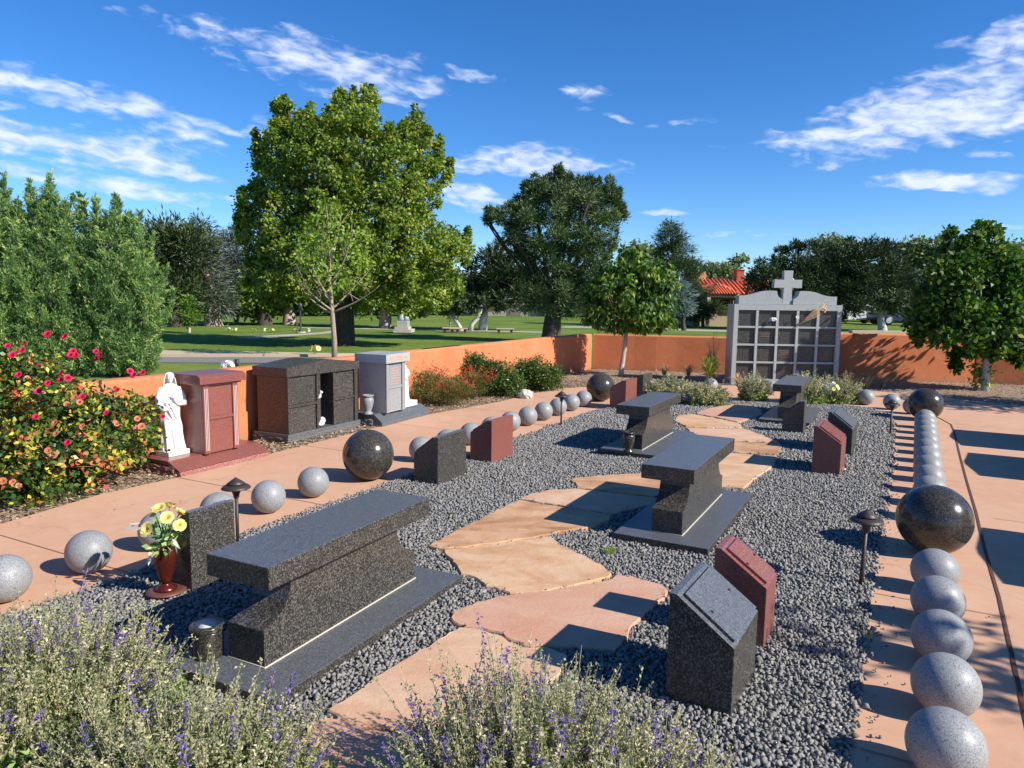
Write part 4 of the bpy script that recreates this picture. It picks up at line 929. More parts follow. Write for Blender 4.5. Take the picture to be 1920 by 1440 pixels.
def tree(name, label, cat, org, lobes, leafm, barkm, trunk_r, fork, L, Wd, dens, style, sub, t0=.5, k=26, group=None, limb_r=.35, pts=None, shell=.5, tv=.13, nlimb=99, minc=3):
    t = thing(name, label, cat, (org[0], org[1], 0), 0, group)
    g = Geo(); top = max(c[2] for c, r in lobes); cx = np.mean([c[0] for c, r in lobes]) * .3; cy = 0
    fz = fork
    if pts is None: pts = [(0, 0, -.1), (.0, 0, .05), (cx * .2 + rng.normal(0, .03), 0, fz * .5), (cx * .5, 0, fz)]
    g.tube(pts, [trunk_r * 1.35, trunk_r * 1.15, trunk_r * .95, trunk_r * .8], 10)
    f = np.array(pts[-1])
    for (c, r) in lobes[:nlimb]:
        c = np.array(c); e = c + np.array([0, 0, r[2] * .35])
        if e[2] < f[2] * .8: continue
        m1 = f * .6 + e * .4; m1[:2] = f[:2] * .45 + e[:2] * .55; m1[2] = f[2] * .65 + e[2] * .35
        tt = np.linspace(0, 1, 7)[:, None]; cv = (1 - tt) ** 2 * f + 2 * tt * (1 - tt) * m1 + tt ** 2 * e; cv[1:-1] += rng.normal(0, .03, (5, 3)) * trunk_r * 4
        g.tube(cv, np.linspace(trunk_r * limb_r * 1.5, trunk_r * .08, 7), 6)
        for q in range(3):
            s_ = cv[3 + q % 3]; e2 = c + rand_dir(1)[0] * np.array(r) * .85; g.tube([s_, (s_ + e2) / 2 + rng.normal(0, .05, 3), e2], [trunk_r * limb_r * .4, trunk_r * .14, trunk_r * .05], 5)
    g.build('trunk', barkm, t, True)
    g = Geo(); foliage(g, lobes, dens, L, Wd, style, sub, t0, tv, k, shell, minc); g.build('crown', leafm, t)
    return t
FT = 'trees of the cemetery lawn'
def spire(u, vt, vb, w, n=5, lean=0):
    """pointed stack of lobes from tip vt down to vb, half width w at the foot"""
    r = []
    for i in range(n):
        f = (i + .6) / n; r.append((u + lean * (1 - f), vt + (vb - vt) * f, max(3, w * f ** 1.0), (vb - vt) / n * .85))
    return r
def outline_lobes(poly, step, rad, Y, org, depth=.75, layers=2, rz=1.0, seed=1):
    """fill a crown profile of true size at distance Y with lobes spread through its depth"""
    r_ = np.random.default_rng(seed); poly = np.array(poly, float); lo, hi = poly.min(0), poly.max(0); out = []
    for L in range(layers):
        U, V_ = np.meshgrid(np.arange(lo[0], hi[0] + step, step), np.arange(lo[1], hi[1] + step, step)); P = np.column_stack([U.ravel(), V_.ravel()]) + r_.uniform(-.5, .5, (U.size, 2)) * step
        q = P + (poly.mean(0) - P) * 0
        ok = inpoly(P, poly)
        for u, v in P[ok]:
            # keep lobes inside the profile: shrink near the edge
            pa, pb = poly, np.roll(poly, -1, 0); tt_ = np.clip(((np.array([u, v]) - pa) * (pb - pa)).sum(1) / (((pb - pa) ** 2).sum(1) + 1e-9), 0, 1); dd = np.min(np.hypot(*(pa + (pb - pa) * tt_[:, None] - [u, v]).T)); xs = np.linspace(lo[0], hi[0], 60); row = xs[inpoly(np.column_stack([xs, np.full(60, v)]), poly)]
            if len(row) < 1: continue
            cx_, hw = (row[0] + row[-1]) / 2, (row[-1] - row[0]) / 2 + 1
            wd = math.sqrt(max(.05, 1 - ((u - cx_) / hw) ** 2)) * hw
            rr = min(rad * r_.uniform(.75, 1.2), max(rad * .35, wd * .6), max(rad * .3, dd * .95))
            dy = r_.uniform(-1, 1) * wd * depth * Y / F_PX
            if L == 0: dy = -abs(dy)
            kY = (Y + dy) / F_PX; uu = 960 + (u - 960) ; c = W(uu, v, Y + dy)
            out.append(((c[0] - org[0], c[1] - org[1], c[2]), (rr * kY, rr * kY * .9, rr * kY * rz)))
    r_.shuffle(out)
    return out
# --- big broadleaf tree
o_ = G(645, 646); Y = o_[1]
BP = [(521, 184), (535, 186), (548, 205), (558, 225), (568, 205), (580, 196), (592, 215), (606, 222), (618, 200), (630, 182), (640, 172), (652, 195), (662, 172), (678, 166), (696, 168), (704, 190), (702, 225), (716, 235), (728, 238), (742, 250), (752, 235), (768, 215), (782, 206), (794, 222), (798, 245), (812, 250), (826, 275), (832, 296), (818, 318), (822, 340), (826, 376), (818, 400), (836, 415), (862, 430), (882, 440), (872, 462), (884, 480), (868, 500), (872, 530), (850, 560), (820, 585), (770, 590), (720, 575), (680, 585), (650, 560), (600, 578), (560, 560), (520, 575), (480, 560), (460, 535), (466, 490), (450, 440), (455, 408), (448, 375), (452, 360), (474, 345), (478, 310), (484, 290), (482, 250), (500, 255), (512, 240), (514, 200)]
tree('broadleaf_tree', 'tall yellow green broadleaf tree dominating the lawn, the biggest crown in view', 'tree', o_, outline_lobes(BP, 22, 19, Y, o_, .6, 2, 1.05) + lobes_px(sum([spire(u, a, b, w, 4, l) for u, a, b, w, l in ((536, 180, 260, 15, -6), (582, 190, 260, 12, 0), (560, 208, 270, 10, 0), (638, 174, 250, 13, -4), (664, 164, 240, 14, 0), (694, 162, 240, 14, 4), (726, 232, 290, 10, 3), (780, 200, 280, 14, 0), (764, 225, 290, 10, -5), (818, 260, 320, 12, 8), (486, 240, 310, 11, -8), (500, 262, 320, 10, -4), (462, 352, 410, 10, -12), (456, 400, 450, 9, -12), (872, 426, 480, 12, 6), (836, 296, 340, 8, 10), (610, 215, 270, 10, 0))], []), Y, o_, .9), M_L_BIG, M_BARK, .33, 2.2, 0.12, .09, 12, 'leaf', .22, .52, 22, FT, .14, tv=.22, shell=.2, minc=6, nlimb=34)
# --- pine right of it
o_ = G(1033, 641); Y = o_[1]
PP = [(907, 390), (919, 393), (940, 388), (957, 376), (968, 384), (977, 370), (982, 350), (988, 334), (996, 350), (1003, 332), (1012, 345), (1021, 336), (1032, 345), (1041, 329), (1047, 312), (1053, 312), (1059, 335), (1066, 325), (1075, 345), (1088, 336), (1097, 350), (1105, 332), (1112, 350), (1120, 336), (1132, 352), (1143, 335), (1158, 352), (1155, 376), (1166, 387), (1158, 405), (1161, 440), (1150, 463), (1140, 500), (1140, 560), (1120, 590), (1056, 597), (1015, 591), (992, 571), (983, 548), (990, 520), (971, 490), (965, 457), (933, 446), (930, 434), (951, 420), (927, 420), (904, 417)]
tree('pine_tree', 'big blue green pine with upright shoots behind the corner of the orange wall', 'tree', o_, outline_lobes(PP, 22, 16, Y, o_, .6, 2, .7, 2) + lobes_px(sum([spire(u, a, b, w, 4, 0) for u, a, b, w in ((1050, 308, 370, 8), (1003, 328, 380, 9), (987, 340, 390, 8), (1021, 334, 380, 8), (1036, 326, 380, 8), (1066, 322, 380, 8), (1088, 334, 390, 9), (1105, 328, 390, 9), (1121, 334, 390, 9), (1143, 332, 400, 10), (1158, 352, 400, 7), (970, 372, 420, 8), (1166, 385, 410, 7))], []), Y, o_, .9), M_L_PINE, M_BARK, .34, 1.6, .16, .038, 24, 'needle', .22, .52, 34, FT, .16, [(0, 0, -.1), (0, 0, .1), (.05, 0, .9), (.12, 0, 1.6)], shell=.2, tv=.22, minc=6, nlimb=30)
# --- dark pine mass left of it
o_ = G(905, 618); Y = o_[1]
tree('dark_pine', 'dense nearly black conifer between the big tree and the pine', 'tree', o_, outline_lobes([(895, 480), (915, 462), (936, 455), (965, 463), (982, 504), (1003, 533), (1003, 565), (986, 582), (927, 580), (878, 582), (866, 560), (872, 510)], 26, 20, Y, o_, .6, 2, .7, 3), M_L_DPINE, M_BARKG, .22, 1.0, .3, .07, 26, 'needle', .5, .45, 30, FT, .3, shell=.3)
o_ = G(866, 619); t = thing('pale_trunk_tree', 'low tree with two twisted pale trunks on the far lawn', 'tree', (o_[0], o_[1], 0), 0, FT)
g = Geo(); k_ = o_[1] / F_PX
g.tube([(0, 0, -.1), (-.15, 0, .25), (-.42, 0, .62), (-.55, 0, 1.1)], [.13, .10, .11, .08], 7); g.tube([(.45, 0, -.1), (.5, 0, .3), (.85, 0, .7), (1.0, 0, 1.25)], [.13, .11, .10, .08], 7); g.tube([(-.6, 0, -.1), (-.6, 0, .5), (-.5, 0, 1.1)], .05, 6); g.build('trunk', M_BARKG, t, True)
g = Geo(); foliage(g, [((0, 0, 1.4), (1.3, 1.0, .45)), ((-.7, .2, 1.7), (.9, .8, .5))], 26, .26, .1, 'leaf', .35, .4, .13, 26); g.build('crown', M_L_DPINE, t)
# --- trees with known trunks
def simple(name, label, u, v, lob, mat, bark, tr, fork, L, Wd, dens, style, sub, t0=.5, k=24, shell=.35, **kw):
    o_ = G(u, v); return tree(name, label, 'tree', o_, outline_lobes(lob[1:], lob[0][0], lob[0][1], o_[1], o_, .6, 2, lob[0][2], int(u)) if len(lob[0]) == 3 else lobes_px(lob, o_[1], o_), mat, bark, tr, fork, L, Wd, dens, style, sub, t0, k, FT, shell=shell, **kw)
simple('dark_pine', 'dark round conifer behind the cypress hedge at left', 330, 612, [(300, 445, 42, 30), (350, 465, 50, 46), (280, 515, 40, 55), (335, 540, 55, 50), (290, 575, 40, 26)], M_L_DPINE, M_BARK, .3, 1.2, .34, .09, 17, 'needle', .6, .62, 26)
simple('grey_spruce', 'grey green spruce with a thick scarred trunk, left of the tall broadleaf tree', 400, 610, [(378, 428, 14, 16), (383, 460, 32, 26), (385, 500, 42, 32), (392, 540, 50, 32), (398, 572, 52, 20)], M_L_GSP, M_BARKP, .42, 1.1, .3, .07, 26, 'sweep', .45, .5, 28)
simple('grey_spruce', 'grey green spruce on a slim white footed trunk, touching the tall broadleaf tree', 443, 606, [(430, 438, 20, 14), (432, 470, 34, 28), (438, 510, 38, 34), (442, 548, 42, 28), (448, 574, 40, 14)], M_L_GSP, M_BARKG, .14, 1.1, .3, .07, 26, 'sweep', .45, .45, 28)
simple('shade_tree', 'shady tree with a pale pink trunk behind the stone monument', 722, 614, [(722, 520, 70, 40), (760, 560, 50, 26), (690, 560, 50, 24)], M_L_BIG, M_BARKP, .3, 1.6, .25, .2, 14, 'leaf', .6, .4, 26)
simple('shade_tree', 'shady tree with a forked cream trunk left of the street lamp', 543, 608, [(530, 540, 60, 30), (570, 560, 50, 22), (500, 570, 40, 16)], M_L_BIG, M_BARKP, .34, 1.5, .25, .2, 14, 'leaf', .6, .38, 26)
simple('shade_tree', 'dark trunked shade tree left of the forked cream trunk', 497, 609, [(490, 545, 50, 34), (470, 575, 30, 16)], M_L_BIG, M_BARK, .35, 1.5, .25, .2, 14, 'leaf', .6, .3, 26)
simple('small_lawn_tree', 'small slim green tree on the lawn before the grey spruces', 355, 623, [(352, 568, 13, 14), (355, 590, 17, 16), (348, 600, 12, 8)], M_L_LIN, M_BARKL, .05, .8, .16, .08, 60, 'leaf', .22, .6, 16)
simple('spruce_tree', 'dark olive spruce rising left of the red tiled house', 1265, 612, [(1257, 425, 14, 12), (1258, 448, 30, 20), (1262, 478, 40, 24), (1268, 512, 46, 28), (1282, 545, 46, 28), (1290, 580, 40, 22), (1300, 500, 18, 16)], M_L_PINE, M_BARK, .25, 1.2, .26, .05, 36, 'sweep', .36, .42, 34)
simple('blue_spruce', 'small pale blue spruce between the round young tree and the house', 1282, 619, [(1276, 538, 9, 14), (1280, 556, 17, 15), (1283, 578, 22, 15)], M_L_BLUE, M_BARK, .12, .8, .26, .06, 40, 'sweep', .3, .5, 26)
simple('juniper_bush', 'drooping grey green juniper against the house wall', 1318, 612, [(1330, 572, 24, 12), (1312, 585, 22, 14), (1300, 560, 14, 20), (1345, 582, 16, 8)], M_L_PINE, M_BARK, .1, .7, .26, .06, 40, 'sweep', .3, .75, 26)
simple('dark_pine', 'broad black green pine right of the stone cross', 1500, 618, [(24, 18, .8), (1400, 548), (1404, 519), (1415, 505), (1427, 490), (1438, 488), (1448, 472), (1458, 478), (1468, 459), (1478, 466), (1488, 452), (1500, 462), (1512, 447), (1524, 458), (1538, 450), (1552, 476), (1565, 553), (1569, 600), (1530, 607), (1420, 603), (1402, 580)], M_L_DPINE, M_BARK, .3, .9, .26, .07, 22, 'needle', .34, .5, 28, shell=.2, tv=.2, minc=5, nlimb=20, limb_r=.2)
simple('dark_pine', 'second broad black green pine, left of the leafy tree at the right edge', 1655, 620, [(24, 18, .8), (1546, 484), (1556, 470), (1566, 459), (1576, 465), (1586, 447), (1596, 456), (1605, 443), (1615, 452), (1624, 448), (1634, 437), (1644, 450), (1655, 441), (1664, 455), (1674, 452), (1684, 469), (1698, 496), (1720, 534), (1720, 573), (1700, 594), (1650, 584), (1600, 592), (1570, 600), (1556, 540)], M_L_DPINE, M_BARKG, .22, 1.1, .26, .07, 22, 'needle', .34, .48, 28, shell=.2, tv=.2, minc=5, nlimb=20, limb_r=.2)
simple('small_conifer', 'small bright green pointed conifer between the dark pines', 1551, 606, [(1548, 535, 8, 14), (1552, 552, 15, 12), (1553, 572, 18, 14)], M_L_CYP, M_BARK, .1, .7, .26, .08, 40, 'spray', .3, .5, 24)
# hazy trees farther off
def far(u, v, Y, lob, label, mat=M_L_WIL, t0=.5):
    c = W(u, 560, Y); o_ = (c[0], c[1])
    return tree('distant_tree', label, 'tree', o_, lobes_px(lob, Y, o_), mat, M_BARK, .3, 1.6, .5, .3, 7, 'leaf', .9, t0, 22, 'distant trees behind the cemetery', shell=.3)
far(1200, 0, 75, [(1195, 478, 34, 20), (1205, 520, 40, 40), (1200, 570, 40, 30)], 'pale willow showing between the pine and the olive spruce')
far(1350, 0, 80, [(1345, 515, 42, 16), (1378, 495, 9, 14), (1392, 486, 6, 8), (1360, 550, 60, 30)], 'distant green trees above the red tiled roof')
far(1570, 0, 80, [(1560, 460, 32, 16), (1565, 510, 50, 40), (1570, 570, 50, 30)], 'pale distant tree peeping between the two black pines')
far(1730, 0, 80, [(1715, 468, 40, 20), (1765, 470, 30, 22), (1740, 520, 70, 50), (1740, 575, 70, 30)], 'pale distant trees left behind the leafy tree at the right edge')
far(1900, 0, 80, [(1890, 475, 36, 18), (1930, 520, 60, 50), (1900, 575, 60, 30)], 'pale distant tree at the extreme right edge')
# dark belt of trees closing the lawn: one model, copied
c0 = W(560, 570, 58)
belt = tree('belt_tree', 'dark tree of the far belt behind the street lamp', 'tree', (c0[0], c0[1]), [((0, 0, 3.0), (2.3, 1.8, 1.7)), ((-1.4, .3, 1.6), (1.6, 1.4, 1.3)), ((1.5, -.2, 1.7), (1.7, 1.4, 1.3)), ((.2, 0, 4.3), (1.4, 1.2, .9)), ((.1, 0, 1.0), (2.2, 1.2, .8))], M_L_DPINE, M_BARK, .28, 1.2, .42, .2, 7, 'leaf', .8, .5, 24, 'dark tree belt closing the far lawn', shell=.3)
for i, (u, Y, sc) in enumerate(((-160, 60, 1.2), (-60, 62, 1.1), (50, 60, 1.2), (150, 60, 1), (240, 58, 1.1), (330, 64, .9), (420, 62, .95), (490, 64, .9), (640, 60, .85), (700, 64, .85), (780, 62, .85), (850, 66, .85), (930, 70, .8), (1000, 68, .8), (1070, 66, .85), (1140, 66, .8), (1215, 64, .85), (1440, 60, .8), (1500, 66, .9), (1570, 64, .85), (1720, 62, .85), (1790, 60, .9), (1860, 62, .9), (1940, 60, .95), (2030, 60, 1))):
    c = W(u, 570, Y); d = dup(belt, (c[0], c[1], -.1), rng.uniform(0, 6), f'dark tree of the far belt, {"far left" if u < 300 else "left of centre" if u < 700 else "in the middle" if u < 1150 else "right of centre" if u < 1600 else "far right"}'); d.scale = (sc, sc, sc)
    d['label'] = ['dark belt tree beyond the left frame edge', 'dark belt tree just beyond the left frame edge', 'dark belt tree behind the leftmost cypress', 'dark belt tree behind the middle cypress', 'dark belt tree behind the right cypress', 'dark belt tree behind the round conifer at left', 'dark belt tree behind the grey spruces', 'dark belt tree left of the forked cream trunk', 'dark belt tree behind the trunk of the tall broadleaf tree', 'dark belt tree left of the monument', 'dark belt tree right of the monument', 'dark belt tree behind the twisted pale trunks', 'dark belt tree left of the pine trunk', 'dark belt tree behind the pine trunk', 'dark belt tree right of the pine trunk', 'dark belt tree behind the round young tree', 'dark belt tree behind the olive spruce', 'dark belt tree behind the columbarium crest', 'dark belt tree behind the stone cross', 'dark belt tree behind the small bright conifer', 'dark belt tree behind the parked cars', 'dark belt tree left behind the right leafy tree', 'dark belt tree behind the right leafy tree trunk', 'dark belt tree at the right frame edge', 'dark belt tree beyond the right frame edge'][i]

# --- round young tree inside the garden and the leafy tree at the right
o_ = G(1167, 704); Y = o_[1]
tree('young_round_tree', 'round glossy green young tree on a slim pale trunk by the back wall', 'tree', o_, outline_lobes([(1146, 463), (1160, 470), (1175, 457), (1188, 468), (1199, 464), (1210, 480), (1222, 478), (1232, 492), (1245, 487), (1260, 504), (1262, 520), (1270, 530), (1266, 545), (1272, 562), (1262, 580), (1266, 595), (1260, 624), (1248, 612), (1239, 620), (1226, 614), (1207, 629), (1200, 615), (1170, 618), (1131, 617), (1118, 605), (1102, 608), (1092, 590), (1088, 568), (1098, 560), (1094, 546), (1108, 530), (1117, 519), (1128, 514), (1131, 500), (1143, 487)], 20, 14, Y, o_, .65, 2, 1.1, 5), M_L_LIN, M_BARKL, .05, 1.05, .115, .062, 120, 'droop', .14, .55, 11, 'young trees planted in the garden beds', .3, [(-.03, 0, -.1), (-.03, 0, .1), (.03, 0, .6), (.06, 0, 1.1)], shell=.2, tv=.24, minc=4, nlimb=22)
o_ = G(1847, 731); Y = o_[1]
tree('leafy_tree', 'large leafy dark green tree at the right edge over the orange wall', 'tree', o_, outline_lobes([(1712, 634), (1706, 600), (1716, 580), (1722, 546), (1732, 530), (1735, 507), (1752, 500), (1766, 476), (1772, 455), (1780, 436), (1790, 440), (1797, 455), (1812, 446), (1820, 424), (1843, 417), (1860, 428), (1877, 436), (1874, 457), (1893, 463), (1912, 474), (1938, 484), (1960, 540), (1965, 610), (1945, 650), (1912, 682), (1895, 668), (1874, 667), (1862, 680), (1850, 675), (1835, 664), (1812, 668), (1797, 690), (1781, 704), (1778, 690), (1795, 665), (1780, 652), (1758, 652), (1735, 640)], 24, 17, Y, o_, .55, 2, 1.1, 6), M_L_LIN, M_BARKG, .065, 1.0, .12, .08, 110, 'leaf', .18, .45, 13, 'young trees planted in the garden beds', .3, [(.0, 0, -.1), (.0, 0, .1), (-.03, 0, .5), (-.05, 0, 1.0)], shell=.2, tv=.24, minc=5, nlimb=26)
o_ = G(1838, 729); t = thing('trunk_sprouts', 'yellow green sprouts at the foot of the leafy tree at right', 'plant', (o_[0], o_[1], 0)); g = Geo(); foliage(g, [((-.06, -.1, .22), (.16, .12, .24)), ((-.12, -.1, .42), (.12, .1, .12))], 300, .09, .06, 'leaf', .12, .4, .2, 6); g.build('foliage', M_L_YNG, t)
# offstage trees at the right whose leaf shadows fall on the path
for (x, y, zc, rr, lab) in ((6.0, 1.35, 2.5, .8, 'tree out of frame at lower right throwing leaf shadows on the path'), (11.5, 10.4, 2.3, 1.1, 'tree out of frame at right that shades the far corner of the path')):
    tree('leafy_tree', lab, 'tree', (x, y), [((0, 0, zc), (rr, rr, rr * .8)), ((rr * .6, -.3, zc - .3), (rr * .7, rr * .6, rr * .5)), ((-rr * .5, .3, zc + .2), (rr * .6, rr * .6, rr * .5))], M_L_LIN, M_BARKL, .06, 1.3, .13, .08, 11 if x < 8 else 50, 'leaf', .22, .5, 16, 'young trees planted in the garden beds', .4)
# --- bare-branched young tree before the big one
o_ = G(627, 671); Y = o_[1]; t = thing('sapling', 'slender pale trunked sapling with curved bare branches before the tallest tree', 'tree', (o_[0], o_[1], 0))
g = Geo(); k_ = Y / F_PX
def LP_(u, v, dy=0): c = W(u, v, Y + dy); return np.array([c[0] - o_[0], c[1] - o_[1], c[2]])
g.tube([LP_(627, 671) - np.array([0, 0, .1]), LP_(627, 640), LP_(623, 585), LP_(619, 540), LP_(618, 480), LP_(615, 420), LP_(612, 385)], [.085, .07, .06, .045, .03, .018, .008], 8)
for a, b, c_, dy in (((624, 588), (560, 560), (543, 485), .2), ((624, 585), (680, 565), (712, 535), -.3), ((622, 580), (650, 555), (690, 510), .5), ((620, 560), (585, 520), (575, 455), -.4), ((620, 545), (640, 500), (668, 440), .3), ((618, 520), (600, 480), (598, 420), -.2), ((624, 583), (590, 560), (565, 530), -.6), ((619, 530), (655, 490), (660, 420), -.5), ((618, 500), (635, 450), (640, 395), .4), ((621, 570), (600, 540), (560, 470), .8)):
    P0, P1, P2 = LP_(*a), LP_(*b, dy * .5), LP_(*c_, dy); tt = np.linspace(0, 1, 9)[:, None]; cv = (1 - tt) ** 2 * P0 + 2 * tt * (1 - tt) * P1 + tt ** 2 * P2; g.tube(cv, np.linspace(.03, .006, 9), 6)
    for q in range(4):
        s_ = cv[3 + q]; e = s_ + np.array([rng.normal(0, .25), rng.normal(0, .2), rng.uniform(.3, .7)]); g.tube([s_, (s_ + e) / 2 + rng.normal(0, .04, 3), e], [.011, .008, .004], 4)
g.build('trunk', M_BARKT, t, True)
g = Geo(); foliage(g, [(tuple(LP_(u, v, dy)), (r_ * k_, r_ * k_, rv * k_)) for u, v, r_, rv, dy in ((612, 400, 32, 26, 0), (585, 440, 36, 32, .3), (650, 430, 38, 34, -.3), (615, 470, 60, 36, 0), (570, 490, 30, 30, .2), (670, 480, 34, 34, .2), (620, 520, 48, 24, -.2))], 20, .12, .06, 'leaf', .26, .62, .15, 15, .2); g.build('crown', M_L_YNG, t)

# --- cypress screen at the left
def cyp(label, bu, poly, seed, tips=(), Y=14.6):
    c = W(bu, 690, Y); o_ = (c[0], c[1])
    return tree('cypress', label, 'tree', o_, outline_lobes(poly, 13, 9, Y, o_, .6, 2, 1.9, seed) + lobes_px(sum([spire(u, a, b, w, max(4, int((b - a) / 10)), l) for u, a, b, w, l in tips], []), Y, o_, .9), M_L_CYP, M_BARK, .12, .8, .07, .017, 100, 'plume', .13, .5, 26, 'feathery cypresses behind the rose bush', .12, shell=.1, tv=.28, minc=4, nlimb=24)
cyp('feathery cypress cut by the left edge of the photo', 0, [(-120, 690), (-120, 450), (-60, 380), (-30, 350), (-14, 400), (-4, 360), (7, 325), (14, 350), (20, 395), (34, 378), (38, 405), (50, 412), (58, 440), (70, 480), (78, 560), (85, 690)], 11, [(8, 322, 420, 16, 0), (34, 374, 440, 11, 0), (52, 405, 450, 9, 0), (-30, 345, 430, 14, 0)])
cyp('middle feathery cypress with a tall spire and two side tips', 95, [(25, 695), (30, 600), (38, 520), (36, 470), (46, 440), (54, 400), (50, 365), (57, 343), (67, 368), (78, 385), (86, 352), (94, 326), (101, 350), (111, 388), (126, 375), (146, 358), (136, 392), (134, 420), (150, 445), (165, 480), (172, 600), (175, 695)], 12, [(94, 322, 440, 17, 0), (62, 340, 420, 10, -8), (76, 372, 440, 10, 0), (140, 360, 430, 9, 14), (118, 384, 450, 12, 3), (48, 398, 460, 9, -4)])
cyp('right hand feathery cypress with several short tips, broadest of the three', 215, [(140, 698), (138, 520), (150, 470), (152, 405), (158, 372), (165, 398), (171, 422), (175, 388), (181, 374), (188, 402), (196, 424), (205, 405), (212, 378), (219, 368), (226, 392), (231, 424), (243, 408), (258, 396), (254, 430), (268, 446), (276, 480), (300, 512), (296, 530), (310, 548), (298, 565), (308, 600), (296, 630), (302, 655), (290, 698)], 13, [(217, 364, 450, 13, 0), (159, 369, 450, 9, -3), (180, 371, 450, 9, 0), (256, 394, 460, 10, 8), (197, 398, 450, 9, 0), (236, 400, 460, 10, 4), (276, 440, 510, 9, 12), (298, 500, 560, 9, 16), (312, 540, 600, 8, 16)])

# --- shrubs
def shrub(name, label, cat, org, lob, mat, L, Wd, dens, style='leaf', sub=.1, t0=.45, k=14, group=None, tv=.14, shell=.45, stems=16):
    t = thing(name, label, cat, (org[0], org[1], 0), 0, group); g = Geo()
    for (c, r) in lob:
        for q in range(stems // len(lob) + 1):
            e = np.array(c) + rand_dir(1)[0] * np.array(r) * .8; b0_ = np.array([rng.normal(0, .05), rng.normal(0, .05), 0]); m_ = (b0_ + e) / 2; m_[2] += .05; g.tube([b0_, m_, e], [.009, .006, .002], 5)
    g.build('stems', M_BARK, t)
    g = Geo(); foliage(g, lob, dens, L, Wd, style, sub, t0, tv, k, shell); g.build('foliage', mat, t)
    return t
SG = 'evergreen shrubs along the left wall'
for (u, v, lob, lab) in ((1018, 737, [((0, 0, .30), (.42, .36, .30)), ((.22, -.1, .22), (.28, .28, .22)), ((-.2, .05, .33), (.28, .25, .24))], 'round dark green shrub nearest the wall corner'),
                         (945, 748, [((0, 0, .30), (.38, .34, .30)), ((.15, -.15, .2), (.3, .25, .2)), ((-.1, .1, .34), (.26, .25, .2))], 'round dark green shrub in the middle beside a white rock'),
                         (880, 745, [((0, .25, .42), (.46, .34, .34)), ((-.15, .3, .5), (.3, .3, .26)), ((.25, .2, .42), (.3, .3, .26))], 'taller dark green shrub rising behind the red sage')):
    o_ = G(u, v) + np.array([-.1, .45]); shrub('evergreen_shrub', lab, 'shrub', o_, lob, M_L_SHR, .042, .026, 620, 'leaf', .09, .47, 16, SG)
for (u, v, lob, lab) in ((835, 768, [((0, 0, .2), (.5, .36, .22)), ((.35, .0, .16), (.3, .3, .17)), ((-.15, .2, .34), (.32, .25, .2))], 'red flowered sage shrub right of the grey crypt'), (892, 755, [((0, 0, .2), (.45, .34, .2)), ((.2, .1, .24), (.3, .3, .2))], 'red flowered sage shrub before the tall evergreen shrub')):
    o_ = G(u, v) + np.array([-.2, .5]); t = shrub('red_sage', lab, 'shrub', o_, lob, M_L_SAGE, .036, .013, 620, 'spray', .09, .5, 18, 'red flowered sage shrubs', .22)
    g = Geo(); 
    for q in range(110):
        c, r = lob[rng.integers(len(lob))]; b_ = np.array(c) + rand_dir(1)[0] * np.array(r) * np.array([1, 1, .5]) + np.array([0, 0, r[2] * .4]); e = b_ + np.array([rng.normal(0, .05), rng.normal(0, .05), rng.uniform(.06, .2)])
        m_ = 5; P = b_ + (e - b_) * rng.uniform(.2, 1, (m_, 1)); leaves(g, P, rand_dir(m_) + np.array([0, 0, .4]), rand_dir(m_), .028, .014, rng.uniform(.3, 1, m_))
    g.build('red_blossoms', leafmat('scarlet_blossom', [(0, (.35, .03, .02)), (1, (.65, .09, .06))]), t)
bmr = bmesh.new(); bmesh.ops.create_icosphere(bmr, subdivisions=3, radius=.12)
for v in bmr.verts: v.co += Vector(rng.normal(0, .009, 3)); v.co.z *= .8
p = G(985, 746); o = bm_obj('white_rock', bmr, plain('rock_white', (.5, .45, .38), .9)); o.location = (p[0], p[1], .05); tag(o, 'small whitish rock at the foot of the evergreen shrubs', 'rock')

# rose bush
o_ = np.array([-4.15, 6.0]); t = thing('rose_bush', 'big rose bush with crimson blooms and yellow orange leaves at left', 'rose bush', (o_[0], o_[1], 0))
RL = [((.0, .1, .62), (.62, .5, .45)), ((-.55, .1, .75), (.5, .45, .42)), ((.42, .25, .48), (.44, .40, .38)), ((.1, -.25, .3), (.55, .4, .3)), ((-.5, -.3, .35), (.5, .4, .32)), ((.66, .42, .44), (.30, .28, .34)), ((-.15, .2, .95), (.38, .35, .24)), ((.45, .0, .3), (.4, .35, .28)), ((-.9, .1, .7), (.4, .4, .4)), ((.25, -.45, .16), (.4, .25, .16)), ((-.35, -.55, .2), (.4, .25, .2))]
g = Geo()
for q in range(60):
    c, r = RL[rng.integers(len(RL))]; e = np.array(c) + rand_dir(1)[0] * np.array(r) * .95; b_ = np.array([rng.normal(0, .3), rng.normal(0, .2), 0]); g.tube([b_, (b_ + e) / 2 + np.array([0, 0, .12]), e], [.011, .007, .003], 5)
g.build('canes', plain('rose_cane', (.09, .09, .03), .6), t)
g = Geo(); foliage(g, RL, 360, .052, .036, 'leaf', .09, .45, .27, 15, .5); g.build('foliage', M_L_ROSE, t)
blooms = [(265, 628), (90, 630), (123, 633), (15, 650), (47, 645), (43, 658), (24, 667), (72, 688), (137, 660), (143, 668), (133, 667), (190, 668), (183, 674), (117, 700), (115, 713), (127, 710), (90, 719), (243, 697), (268, 700), (220, 732), (305, 782), (128, 831), (36, 704), (72, 735), (200, 775), (155, 745), (68, 783), (252, 705), (180, 660)]
